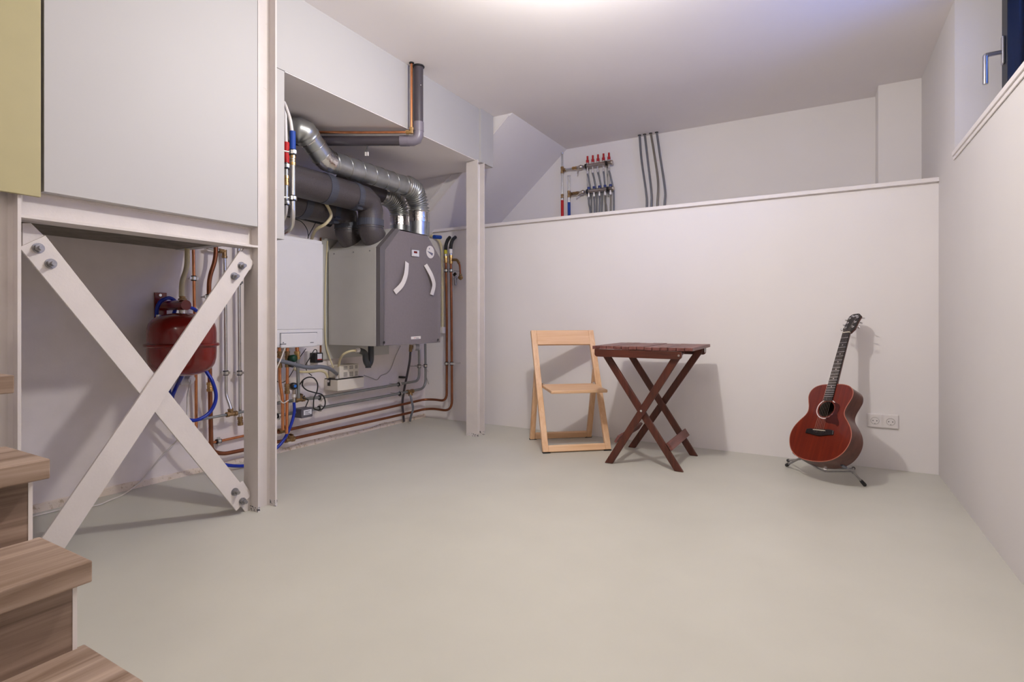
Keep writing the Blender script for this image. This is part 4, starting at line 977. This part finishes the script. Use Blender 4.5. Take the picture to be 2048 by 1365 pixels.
# ================================================================== underfloor heating manifold on the upper wall
YM = 4.555
t = man = thing('heating_manifold', 'heating manifold with red and blue caps on the upper wall', 'manifold', PY(1198, 400, YM))
up0, up1 = PY(1166, 333.5, YM), PY(1226, 324.7, YM); lo0, lo1 = PY(1169, 384.3, YM), PY(1228.5, 376.4, YM)
for nm, a, b in (('supply_bar', up0, up1), ('return_bar', lo0, lo1)):
    z = (a.z + b.z) / 2; a.z = b.z = z
    L = (b - a).length
    bar = mk(nm, MB().lathe(a, b - a, [(0, 0), (.012, 0), (.012, .02), (.017, .03), (.017, L - .02), (.02, L - .018), (.02, L - .004), (.012, L), (0, L)], 18), NICK, t)
    for k in (0.10, 0.78):
        c = a.lerp(b, k)
        mk('holder', MB().lathe(c - Vector((0.007, 0, 0)), (1, 0, 0), [(.017, 0), (.021, 0), (.021, .014), (.017, .014)], 18, False), BLACKP, bar)
for k in (0.08, 0.77):
    c = up0.lerp(up1, k); d_ = lo0.lerp(lo1, k)
    mk('mounting_rail', MB().prism([(c.x - 0.012, YU, c.z + 0.02), (c.x + 0.016, YU, c.z + 0.02), (d_.x + 0.016, YU, d_.z - 0.06), (d_.x - 0.012, YU, d_.z - 0.06)], (0, -0.012, 0)), ZINC, t)
    for p in (c, d_):
        mk('bracket_stub', MB().cyl(p + Vector((0, 0.015, 0)), Vector((p.x, YU - 0.01, p.z)), 0.006, 8), ZINC, t)
ux = [1175, 1185.6, 1196, 1207, 1217.8]; lx_ = [1177.5, 1188, 1199, 1210, 1221]
Yt = YM
for i in range(5):
    xa = PY(ux[i], 330, Yt).x; z = up0.z
    m = MB().lathe((xa, Yt, z - 0.016), (0, 0, 1), [(.008, 0), (.008, .036), (.0135, .037), (.0135, .042), (0, .042)], 14, False)
    m.lathe((xa, Yt, z - 0.016), (0, 0, -1), [(.008, 0), (.008, .02), (.0075, .03), (.0125, .034), (.0125, .054), (.008, .056), (0, .056)], 14, False)
    vb = mk('valve_insert', m, CHROME, t)
    mk('red_cap', MB().lathe((xa, Yt, z + 0.026), (0, 0, 1), [(0, 0), (.0135, 0), (.0135, .026), (.0085, .03), (.0085, .062), (0, .064)], 14, False), REDC, vb)
    xb = PY(lx_[i], 380, Yt).x; zl_ = lo0.z
    m = MB().lathe((xb, Yt, zl_ - 0.016), (0, 0, -1), [(.008, 0), (.008, .012), (.0125, .014), (.0125, .036), (.008, .04), (0, .04)], 14, False)
    m.lathe((xb, Yt, zl_ - 0.016), (0, 0, 1), [(.009, 0), (.009, .036), (0, .036)], 14, False)
    vb = mk('valve_outlet', m, CHROME, t)
    mk('blue_cap', MB().lathe((xb, Yt, zl_ + 0.018), (0, 0, 1), [(0, 0), (.013, 0), (.013, .02), (0, .022)], 14, False), BLUEC, vb)
    # heating tubes from both bars
    off = [0.022, 0.022, 0.024, 0.006, 0.03][i]
    tb = mk('supply_tube', MB().tube(spline([Vector((xa, Yt, z - 0.07)), Vector((xa + off * .4, Yt + 0.012, z - 0.12)), Vector((xa + off, Yt + 0.028, zl_)), Vector((xa + off * 1.15, Yt + 0.03, zl_ - 0.1)), Vector((xa + off * [1.2, .7, .3, 2, 1.2][i], Yt + 0.03, 1.44))], 6), 0.0078, 10), TUBEG, t)
    tb = mk('return_tube', MB().tube(spline([Vector((xb, Yt, zl_ - 0.052)), Vector((xb + 0.002, Yt, zl_ - 0.11)), Vector((xb + [0.014, .004, -.004, .016, 0.0][i], Yt, zl_ - 0.2)), Vector((xb + [0.018, .004, -.01, .03, 0.0][i], Yt, 1.44))], 6), 0.0078, 10), TUBEB if i in (3, 4) else TUBEG, t)
def feed(label, xt, yt, xtee, ytee, target, sleeve, ysl, col, nm, yend):
    p = PY(xt, yt, YM + 0.01)
    tz = target.z
    x0 = PY(xtee, ytee, YM + 0.01).x
    f = thing('feed_pipe', label, 'pipe', Vector((x0, YM + 0.01, 1.44)), 'steel feed pipes of the manifold')
    top = Vector((x0, YM + .01, p.z)); T = Vector((x0, YM + .01, tz))
    zs = PY(xtee, ysl, YM + .01).z
    mk('steel_pipe', MB().tube([top, T, Vector((x0, YM + .01, zs - .02))], 0.0092, 14), ZINC, f)
    mk('steel_cap', MB().lathe(top, (0, 0, 1), [(.009, 0), (.012, 0.002), (.015, .012), (.007, .012), (0, .004)], 12, False), ZINC, f)
    tee(f, T, (0, 0, 1), (1, 0, 0), 0.0105, 0.03, BRASSD)
    mk(nm, MB().tube(spline([Vector((x0, YM + .01, zs)), Vector((x0 + .003, YM + .01, (zs + 1.44) / 2)), Vector((x0 + .012, YM + .01, 1.44))], 5), 0.0135, 14), col, f)
    d = target - T; L = d.length; red = nm == 'red_sleeve'
    if red:
        mk('steel_nipple', MB().tube([T + d * 0.15, T + d * 0.55], 0.0088, 14), ZINC, f)
        mk('brass_union', MB().lathe(T, d, [(.009, L * .5), (.0145, L * .5), (.0145, L * .6), (.011, L * .61), (.011, L * .64), (.0155, L * .65), (.0155, L * .70), (.009, L * .70)], 12, False), BRASS, f)
    else:
        mk('brass_union', MB().lathe(T, d, [(.009, L * .2)] + [q for k in range(4) for q in ((.0145, L * (.26 + .1 * k)), (.0145, L * (.32 + .1 * k)), (.0115, L * (.325 + .1 * k)), (.0115, L * (.355 + .1 * k)))] + [(.009, L * .66)], 12, False), BRASSD, f)
    mk('inlet_valve', MB().lathe(T, d, [(.009, L * .66), (.013, L * .67), (.013, L * .74), (.016, L * .8), (.0205, L * .86), (.0205, L * .93), (.014, L * .95), (.014, L * 1.0), (0, L)], 16), NICK, f)
    h0 = T + d * 0.86; m = MB()
    hd_ = Vector((-0.012, 0, -0.055)) if nm == 'red_sleeve' else Vector((-0.05, 0, -0.03))
    m.cyl(h0, h0 + Vector((0, -0.028, -.012)), 0.006, 10); m.bar(h0 + Vector((0, -0.03, -.01)), h0 + Vector((0, -0.032, -.01)) + hd_, (1, 0, .2), 0.011, 0.004)
    mk('butterfly_handle', m, NICK, f)
    return f, zs
f, zs = feed('taller steel feed pipe with red sleeve left of the manifold', 1122.6, 309, 1124.5, 340, up0, 'red', 401, REDI, 'red_sleeve', 434)
fitting(f, Vector((ROOT[f.name].x, YM + .01, zs + .055)), Vector((ROOT[f.name].x, YM + .01, zs + .02)), 0.0095, BRASSD)
feed('shorter steel feed pipe with blue sleeve left of the manifold', 1137, 354, 1138, 387, lo0, 'blue', 405, BLUEI, 'blue_sleeve', 433)
# four tubes between ceiling and ledge
lab = ['first', 'second', 'third', 'fourth']
for i, pts in enumerate(([(1279.4, 270), (1282.8, 318.7), (1292, 384.6), (1293.4, 416)], [(1289.6, 268), (1296, 326.6), (1302.6, 384.6), (1302.6, 415)], [(1301.8, 266), (1307.9, 305.5), (1315.8, 363.5), (1314.5, 413.6)], [(1313.7, 264), (1319.7, 310.8), (1329.8, 379.3), (1329, 412.3)])):
    P = [PY(x, y, 4.565) for x, y in pts]
    P = [Vector((P[0].x - 0.002, 4.565, ZC))] + P[1:] + [Vector((P[-1].x - 0.01, 4.565, 1.44))]
    o = pipe('heating_tube', '%s grey tube from the left of the four between ceiling and ledge' % lab[i], spline(P, 8), 0.0088, (TUBEG, TUBEG, TUBEB, TUBEG)[i], 'tube', 'heating tubes between ceiling and ledge')
    mk('ceiling_collar', MB().lathe((P[0].x, 4.565, ZC), (0, 0, -1), [(0.015, 0), (.015, .003), (.009, .006), (0.009, .0065)], 14, False), BLACKP, o)

# ================================================================== double wall socket
t = thing('wall_socket', 'white double wall socket right of the guitar', 'socket', PY(1765, 858, YB))
a = PY(1734, 827, YB); b = PY(1797, 858.5, YB); zc_ = (PY(1765.5, 829, YB).z + PY(1765.5, 856, YB).z) / 2; hw = (b.x - a.x) / 2; cx_ = (a.x + b.x) / 2; hh = 0.0405
mk('frame_plate', MB().box((cx_ - hw, YB - 0.009, zc_ - hh), (cx_ + hw, YB, zc_ + hh)), WHITEP, t, bevel=0.002)
for s in (-1, 1):
    c = Vector((cx_ + s * hw / 2, YB - 0.009, zc_)); q = hw / 2 - 0.0075
    m = MB(); m.box((c.x - q - .004, c.y - 0.003, c.z - hh + .004), (c.x + q + .004, c.y, c.z + hh - .004))
    ins = mk('socket_insert', m, WHITEP, t, bevel=0.001)
    mk('socket_cup', MB().lathe(c + Vector((0, -0.0032, 0)), (0, 1, 0), [(.0215, -.002), (.0205, -.002), (.0195, 0.0), (.019, 0.0008), (0, 0.0008)], 28, False), mat('socket recess', '#bdb5b2', 0.5), ins)
    m = MB()
    for dx in (-.0095, .0095): m.cyl(c + Vector((dx, -.0026, 0)), c + Vector((dx, -.0036, 0)), 0.0028, 10)
    m.cyl(c + Vector((0, -.0026, -.0165)), c + Vector((0, -.0036, -.0165)), 0.0022, 8)
    mk('contacts', m, INK, ins)['kind'] = 'stuff'

# ================================================================== folding chair
a_ = math.radians(39.9)
M = Matrix.Translation((-1.390, 3.304, 0)) @ Matrix.Rotation(a_, 4, 'Z')
t = thing('folding_chair', 'light beech folding chair behind the dark table', 'chair', (-1.390, 3.304, 0), matrix=M)
hw, bw, bt = 0.234, 0.040, 0.026
F0, F1 = Vector((0, 0.0, 0.004)), Vector((0, 0.372, 0.790))
def lbar(nm, p, q, w, th, m_, par=t, wd=(1, 0, 0), bev=0.004):
    return mk(nm, MB().bar(p, q, wd, w, th), m_, par, local=True, bevel=bev)
up_ = (F1 - F0).normalized()
for s in (-1, 1):
    x = s * (hw - bw / 2)
    lbar('front_leg', Vector((x, F0.y, F0.z)), Vector((x, F1.y, F1.z)), bw, bt, BEECH)
    lbar('rear_leg', Vector((x, 0.408, 0.006)), Vector((x, 0.262, 0.515)), bw * 0.92, bt, BEECH)
    mk('hinge', MB().cyl((s * (hw - bw - 0.001), 0.23, 0.425), (s * (hw - bw - 0.012), 0.19, 0.425), 0.008, 10), ZINC, t, local=True)
iw = 2 * (hw - bw)
def rail(nm, c, dirv, hgt, th):
    d = Vector(dirv).normalized(); n = Vector((1, 0, 0)).cross(d)
    mk(nm, MB().obox(c, (1, 0, 0), d, n, iw + 0.002, hgt, th), BEECHX, t, local=True, bevel=0.004)
rail('front_rail', F0 + up_ * 0.022, up_, 0.044, bt * 0.98)
rail('backrest', F1 - up_ * 0.056, up_, 0.112, bt * 0.9)
rd = (Vector((0, 0.262, 0.515)) - Vector((0, 0.408, 0.006))).normalized()
rail('rear_rail', Vector((0, 0.408, 0.006)) + rd * 0.022, rd, 0.044, bt * 0.98)
m = MB(); NX, NYs = 12, 10; vs = []
sw = hw - bw - 0.003
for layer in (0, 1):
    for j in range(NYs + 1):
        for i in range(NX + 1):
            u = i / NX * 2 - 1; v = j / NYs; y = -0.055 + v * 0.285; x = u * sw
            z = 0.412 + 0.010 * v - 0.006 * math.cos(u * math.pi / 2) * math.sin(math.pi * v)
            vs.append((x, y, z if layer else z - 0.020))
n1 = (NX + 1) * (NYs + 1); fs = []
for j in range(NYs):
    for i in range(NX):
        q = j * (NX + 1) + i
        fs += [(q, q + NX + 1, q + NX + 2, q + 1), (n1 + q, n1 + q + 1, n1 + q + NX + 2, n1 + q + NX + 1)]
for i in range(NX):
    fs += [(i, i + 1, n1 + i + 1, n1 + i)]; q = NYs * (NX + 1) + i; fs += [(q + 1, q, n1 + q, n1 + q + 1)]
for j in range(NYs):
    q = j * (NX + 1); fs += [(q + NX + 1, q, n1 + q, n1 + q + NX + 1)]; q += NX; fs += [(q, q + NX + 1, n1 + q + NX + 1, n1 + q)]
m.add(vs, fs); mk('seat', m, BEECHX, t, local=True, bevel=0.005)
for s in (-1, 1):
    for y in (0.0, 0.408):
        mk('foot_pad', MB().box((s * hw - (0.05 if s > 0 else 0), y - 0.012, 0), (s * hw + (0.05 if s < 0 else 0), y + 0.012, 0.006)), BLACK, t, local=True)

# ================================================================== slatted folding table
tx0, tx1, ty0, ty1, tz = -1.207, -0.613, 3.100, 3.655, 0.712
t = thing('folding_table', 'dark red-brown slatted folding table with crossed legs', 'table', ((tx0 + tx1) / 2, (ty0 + ty1) / 2, 0))
ns = 13; pitch = (tx1 - tx0) / ns; random.seed(8)
for i in range(ns):
    x = tx0 + i * pitch; dz = random.uniform(-0.0012, 0.0012) + (0.002 if i in (5, 6) else 0)
    mk('slat', MB().box((x + 0.0012, ty0 + random.uniform(0, .003), tz - 0.019 + dz), (x + pitch - 0.0012, ty1 - random.uniform(0, .004), tz + dz)), DARKWY, t, bevel=0.002)
def apron(y, x0, x1):
    z0, z1 = tz - 0.066, tz - 0.0205; r = 0.018; pts = [(x0, y, z1)]
    for k in range(7):
        an = math.pi + math.pi / 2 * k / 6; pts.append((x0 + r + r * math.cos(an), y, z0 + r + r * math.sin(an)))
    for k in range(7):
        an = -math.pi / 2 + math.pi / 2 * k / 6; pts.append((x1 - r + r * math.cos(an), y, z0 + r + r * math.sin(an)))
    pts.append((x1, y, z1))
    mk('apron_rail', MB().prism(pts, (0, 0.020, 0)), DARKWX, t, bevel=0.002)
apron(ty0 + 0.004, tx0 + 0.014, tx1 - 0.062)
apron(ty1 - 0.044, tx0 + 0.030, tx1 - 0.022)
def leg(p, q, w=0.043, th=0.020):
    d = (q - p).normalized(); h = w / 2 / d.z
    return mk('leg', MB().prism([(p.x - h, p.y - th / 2, 0), (p.x + h, p.y - th / 2, 0), (q.x + h, p.y - th / 2, q.z), (q.x - h, p.y - th / 2, q.z)], (0, th, 0)), DARKW, t, bevel=0.006, bseg=3)
zt_ = tz - 0.004
yA, yB, yC, yD = ty0 + 0.036, ty0 + 0.060, ty1 - 0.058, ty1 - 0.080
L1 = (Vector((-1.113, yA, 0.012)), Vector((-0.690, yA, zt_ - 0.02))); L2 = (Vector((-0.700, yB, 0.012)), Vector((-1.160, yB, zt_ - 0.02)))
L3 = (Vector((-1.113, yC, 0.012)), Vector((-0.660, yC, zt_ - 0.02))); L4 = (Vector((-0.700, yD, 0.012)), Vector((-1.150, yD, zt_ - 0.02)))
for p, q in (L1, L2, L3, L4): leg(p, q)
def stretcher(p, q, y0, y1, k, side):
    c = p.lerp(q, k); d = (q - p).normalized(); n = Vector((0, 1, 0)).cross(d)
    if n.x * side < 0: n = -n
    mk('stretcher', MB().obox(Vector((c.x, (y0 + y1) / 2, c.z)) + n * 0.029, d, (0, 1, 0), n, 0.050, abs(y1 - y0), 0.016), DARKWY, t, bevel=0.002)
stretcher(L2[0], L2[1], yB - 0.012, yD + 0.028, 0.165, 1)
stretcher(L1[0], L1[1], yA - 0.006, yC + 0.012, 0.185, -1)
for x_, z_, y_ in ((-0.690, tz - 0.044, ty0 + 0.003), (None, None, yA - 0.0105)):
    if x_ is None: c = L1[0].lerp(L1[1], 0.478); x_, z_ = c.x, c.z
    mk('bolt', MB().cyl((x_, y_, z_), (x_, y_ - 0.003, z_), 0.0065, 14), CHROME, t)
mk('metal_bracket', MB().box((-0.640, ty1 - 0.07, tz - 0.05), (-0.636, ty1 - 0.05, tz - 0.012)), CHROME, t)

# ================================================================== guitar
yaw, lean, roll = 0.7517, 0.499, -0.1459
nh = Vector((-math.sin(yaw), -math.cos(yaw), 0)); w_ = Vector((math.cos(yaw), -math.sin(yaw), 0)); zz = Vector((0, 0, 1))
n_ = nh * math.cos(lean) + zz * math.sin(lean); u_ = zz * math.cos(lean) - nh * math.sin(lean)
u2 = u_ * math.cos(roll) + w_ * math.sin(roll); w2 = w_ * math.cos(roll) - u_ * math.sin(roll)
go = Vector((-0.0361, 3.2906, 0.1172))
GM = Matrix(((w2.x, u2.x, n_.x, go.x), (w2.y, u2.y, n_.y, go.y), (w2.z, u2.z, n_.z, go.z), (0, 0, 0, 1)))
t = gt = thing('acoustic_guitar', 'small red-brown acoustic guitar leaning back on a stand', 'guitar', go, matrix=GM)
half = [(0.0, 0.0), (0.055, 0.004), (0.110, 0.021), (0.152, 0.054), (0.176, 0.098), (0.1835, 0.145), (0.172, 0.190), (0.146, 0.230), (0.120, 0.262), (0.110, 0.288), (0.1135, 0.318), (0.125, 0.350), (0.1335, 0.382), (0.127, 0.414), (0.104, 0.438), (0.066, 0.4505), (0.026, 0.453), (0.0, 0.453)]
hv = [(p.x, p.y) for p in spline([Vector((x, y, 0)) for x, y in half], 5)]
outl = hv + [(-x, y) for x, y in hv[-2:0:-1]]
def dep(v): return 0.096 - 0.016 * max(0, min(1, v / 0.45))
# top plate with a real sound hole, made of rays from the hole centre
hc = Vector((0, 0.303)); hr = 0.046
def radial(an):
    dx, dy = math.cos(an), math.sin(an); best = 0
    for (x0, y0), (x1, y1) in zip(outl, outl[1:] + outl[:1]):
        ex, ey = x1 - x0, y1 - y0; den = dx * ey - dy * ex
        if abs(den) < 1e-12: continue
        qx, qy = x0 - hc.x, y0 - hc.y
        tt = (qx * ey - qy * ex) / den; ss = (qx * dy - qy * dx) / den
        if tt > 0 and -1e-6 <= ss <= 1 + 1e-6: best = max(best, tt)
    return best
NA = 160; ring0 = []; ring1 = []
for i in range(NA):
    an = 2 * math.pi * i / NA; rr = radial(an)
    ring0.append((hc.x + hr * math.cos(an), hc.y + hr * math.sin(an), 0)); ring1.append((hc.x + rr * math.cos(an), hc.y + rr * math.sin(an), 0))
m = MB(); m.add(ring0 + ring1, [(i, (i + 1) % NA, NA + (i + 1) % NA, NA + i) for i in range(NA)])
m.add(ring0 + [(x, y, -0.003) for x, y, z in ring0], [(i, NA + i, NA + (i + 1) % NA, (i + 1) % NA) for i in range(NA)])
mk('top_plate', m, GTOP, t, local=True)
no = len(outl)
m = MB(); m.add([(x, y, 0) for x, y in outl] + [(x, y, -dep(y)) for x, y in outl], [(i, (i + 1) % no, no + (i + 1) % no, no + i) for i in range(no)], True)
mk('side', m, GSIDE, t, local=True)
m = MB(); hn = len(hv)
m.add([(x, y, -dep(y)) for x, y in hv] + [(-x, y, -dep(y)) for x, y in hv], [(i, hn + i, hn + i + 1, i + 1) for i in range(hn - 1)], True)
m.add([(x * .98, y, -dep(y) + .003) for x, y in hv] + [(-x * .98, y, -dep(y) + .003) for x, y in hv], [(i, i + 1, hn + i + 1, hn + i) for i in range(hn - 1)], True)
mk('back_plate', m, DARKIN, t, local=True)
pts = [Vector((x, y, -0.001)) for x, y in outl] + [Vector((outl[0][0], outl[0][1], -0.001))]
mk('binding', MB().tube(pts, 0.0021, 6, cap=False), BIND, t, local=True)
mk('rosette', MB().lathe((hc.x, hc.y, 0), (0, 0, 1), [(hr + 0.0075, -0.0005), (hr + 0.0075, 0.0006), (hr + 0.0125, 0.0006), (hr + 0.0125, -0.0005)], 56, False), PEARL, t, local=True)
mk('paper_label', MB().prism([(0.012 + 0.034 * math.cos(k * math.pi / 12), hc.y - 0.028 + 0.026 * math.sin(k * math.pi / 12), -dep(.3) + 0.005) for k in range(24)], (0, 0, 0.0008)), PAPER, t, local=True)
pk = [(0.034, 0.342), (0.052, 0.340), (0.071, 0.330), (0.078, 0.318), (0.078, 0.300), (0.074, 0.278), (0.080, 0.255), (0.094, 0.232), (0.099, 0.213), (0.094, 0.204), (0.080, 0.214), (0.058, 0.219), (0.034, 0.221), (0.016, 0.228), (0.010, 0.238), (0.014, 0.250), (0.030, 0.256), (0.046, 0.272), (0.0535, 0.292), (0.0535, 0.312), (0.047, 0.328)]
mk('pickguard', MB().prism([(x, y, 0.0002) for x, y in pk], (0, 0, 0.0015)), PICK, t, local=True)
bv = 0.166
bp_ = [(-0.082, bv + 0.012), (-0.062, bv + 0.016), (0.062, bv + 0.016), (0.082, bv + 0.012), (0.084, bv - 0.012), (0.060, bv - 0.014), (0.030, bv - 0.020), (0.0, bv - 0.024), (-0.030, bv - 0.020), (-0.060, bv - 0.014), (-0.084, bv - 0.012)]
br_ = mk('bridge', MB().prism([(x, y, 0.0) for x, y in bp_], (0, 0, 0.008)), EBONY, t, local=True, bevel=0.002)
mk('saddle', MB().obox((0, bv + 0.007, 0.0095), (1, -.03, 0), (0.03, 1, 0), (0, 0, 1), 0.074, 0.003, 0.006), BONE, br_, local=True)
for k in range(6): mk('bridge_pin', MB().ball(((k - 2.5) * 0.0108, bv - 0.006, 0.009), 0.0026, 8), BLACKP, br_, local=True)
nutv = 0.779; fz = 0.006
m = MB().prism([(-0.0265, 0.352, 0.0005), (0.0265, 0.352, 0.0005), (0.0215, nutv, 0.0005), (-0.0215, nutv, 0.0005)], (0, 0, fz))
fb = mk('fretboard', m, EBONY, t, local=True)
scl = nutv - (bv + 0.007)
for k in range(1, 20):
    v = nutv - scl * (1 - 2 ** (-k / 12))
    if v < 0.354: break
    hw_ = 0.0215 + (nutv - v) / (nutv - 0.352) * 0.005
    mk('fret', MB().box((-hw_, v - 0.001, fz), (hw_, v + 0.001, fz + 0.0014)), CHROME, fb, local=True)
for k in (3, 5, 7, 9, 12, 15):
    v = nutv - scl * (1 - (2 ** (-k / 12) + 2 ** (-(k - 1) / 12)) / 2)
    mk('inlay_dot', MB().cyl((0, v, fz), (0, v, fz + 0.0009), 0.003, 12), PEARL, fb, local=True)
# neck shaft, rounded behind
m = MB(); vs = []; NK = 10
for v, hw_, dp_ in ((0.430, 0.0262, 0.050), (0.447, 0.0258, 0.040), (0.470, 0.0252, 0.023), (0.60, 0.0235, 0.021), (0.74, 0.0218, 0.019), (0.785, 0.0215, 0.020)):
    for k in range(NK + 1):
        an = math.pi * k / NK; vs.append((hw_ * math.cos(an), v, 0.0005 - dp_ * math.sin(an)))
fs = [(i * (NK + 1) + k, i * (NK + 1) + k + 1, (i + 1) * (NK + 1) + k + 1, (i + 1) * (NK + 1) + k) for i in range(5) for k in range(NK)]
fs += [tuple(range(NK + 1))[::-1], tuple(range(5 * (NK + 1), 6 * (NK + 1)))]
m.add(vs, fs, False); mk('neck', m, GSIDE, t, local=True)
mk('nut', MB().box((-0.0218, nutv - 0.001, 0.0), (0.0218, nutv + 0.0035, fz + 0.003)), BONE, t, local=True)
# headstock
HA = math.radians(-12)
def hp(x, v, n): return Vector((x, nutv + v * math.cos(HA) - n * math.sin(HA) * 1, 0.002 + v * math.sin(HA) + n * math.cos(HA)))
hd_ = [(-0.0215, 0.002), (-0.029, 0.018), (-0.036, 0.030), (-0.0345, 0.075), (-0.0375, 0.128), (-0.024, 0.143), (-0.012, 0.147), (0.012, 0.147), (0.024, 0.143), (0.0375, 0.128), (0.0345, 0.075), (0.036, 0.030), (0.029, 0.018), (0.0215, 0.002)]
hs = mk('headstock', MB().prism([hp(x, v, -0.013) for x, v in hd_], hp(0, 0, 0.013) - hp(0, 0, 0)), EBONY, t, local=True, bevel=0.0012)
mk('headstock_back', MB().prism([hp(x * 1.004, v, -0.0145) for x, v in hd_], hp(0, 0, 0.0085) - hp(0, 0, 0)), GSIDE, hs, local=True)
tuner_xy = []
for s in (-1, 1):
    for k, v in enumerate((0.042, 0.078, 0.114)):
        x = s * 0.0235; tuner_xy.append((x, v))
        q = mk('tuning_machine', MB().cyl(hp(x, v, 0.0), hp(x, v, 0.009), 0.003, 10).cyl(hp(x, v, 0.0), hp(x, v, 0.0015), 0.0065, 14), CHROME, hs, local=True)
        m = MB().cyl(hp(s * 0.030, v - .002, -0.010), hp(s * 0.048, v - .002, -0.010), 0.0022, 8)
        tw = 0.3 + k * 0.5 + (0.4 if s > 0 else 0)
        m.ball((0, 0, 0), 1, 12, (0.0075, 0.0085, 0.0032))
        rot = Matrix.Rotation(tw, 3, 'X'); c0 = hp(s * 0.0535, v - .002, -0.010)
        nb = 12 * 7
        for i in range(len(m.v) - nb, len(m.v)): m.v[i] = c0 + rot @ m.v[i]
        mk('tuner_knob', m, CHROME, hs, local=True)
fc_ = bpy.data.curves.new('maker_name', 'FONT'); fc_.body = 'Taylor'; fc_.size = 0.017; fc_.align_x = 'CENTER'; fc_.shear = 0.2; fc_.extrude = 0.0003
ft = bpy.data.objects.new('maker_name_text', fc_); COL.objects.link(ft)
me = bpy.data.meshes.new_from_object(ft.evaluated_get(bpy.context.evaluated_depsgraph_get()))
bpy.data.objects.remove(ft); me.materials.clear(); me.materials.append(INKW)
fo = bpy.data.objects.new('maker_name', me); COL.objects.link(fo); fo.parent = hs; fo['kind'] = 'stuff'
fo.matrix_local = Matrix.Translation(hp(0, 0.124, 0.0007)) @ Matrix.Rotation(HA, 4, 'X')
for k in range(6):
    x0 = (k - 2.5) * 0.0105; x1 = (k - 2.5) * 0.0073
    tx, tv = tuner_xy[(2 - k) if False else (k if k < 3 else 5 - (k - 3))]
    if k in (4, 5) : pass
    P = [Vector((x0, bv - 0.004, 0.008)), Vector((x0, bv + 0.007, 0.0135)), Vector((x1, nutv + 0.002, fz + 0.0035)), hp(tx, tv, 0.006)]
    mk('string', MB().tube(P, 0.00055 - 0.00004 * k, 6), STRING, t, local=True)
mk('strap_button', MB().lathe((0.034, 0.452, -0.05), (0, 1, 0), [(.004, 0), (.004, .006), (.009, .008), (.009, .013), (0, .014)], 14), CHROME, t, local=True)

# ================================================================== folding guitar stand
t = thing('guitar_stand', 'thin folding metal stand under the guitar', 'stand', (0.03, 3.42, 0))
G = lambda w, v, n: go + w2 * w + u2 * v + n_ * n
hub = PY(1650, 944, 3.36)
pl_ = PZ(1573, 931, 0.009); pr_ = PZ(1730, 971, 0.009); prb = PZ(1707, 937, 0.010); plb = Vector((-0.17, 3.70, 0.010))
jl = PY(1600, 917, 3.42); jr = PY(1706, 944, 3.32)
tubeR = 0.0055
def seg(nm, pts, r=tubeR, m_=BOLTM): return mk(nm, MB().tube(pts, r, 10), m_, t)
seg('cross_bar', [jl, hub + Vector((-.03, 0, 0.012)), hub, jr], 0.0042); seg('cross_bar', [jl + Vector((0, .015, .008)), hub + Vector((0.01, .015, 0.016)), jr + Vector((0, .015, .012))], 0.0042)
for nm, j, f in (('leg', jl, pl_), ('leg', jr, pr_), ('leg', jr + Vector((0, .02, -.01)), prb), ('leg', jl + Vector((0, .02, -.01)), plb)):
    lg = seg(nm, [j, f], 0.0058)
    d = (f - j).normalized()
    m = MB().tube([f - d * 0.034, f - d * 0.02, f, f + d * 0.004], [0.0075, 0.0095, 0.0095, 0.006], 12); mk('rubber_foot', m, BLACK, lg)
for j, tip in ((jl, PY(1587, 905, 3.45)), (jr, PY(1683, 931, 3.27))):
    am = seg('cradle_arm', [j, tip], 0.0045)
    mk('foam_sleeve', MB().tube([j.lerp(tip, .62), tip], 0.0075, 12), GREYH, am)
seg('hub_pivot', [hub + Vector((0, -.008, .018)), hub + Vector((0, .02, .004))], 0.009, CHROME)
# the guitar back rests against an upright prop of the stand
seg('back_prop', [hub + Vector((0, .012, .01)), G(0.0, 0.02, -0.122), G(0.0, 0.16, -dep(.16) - 0.008)], 0.0055)
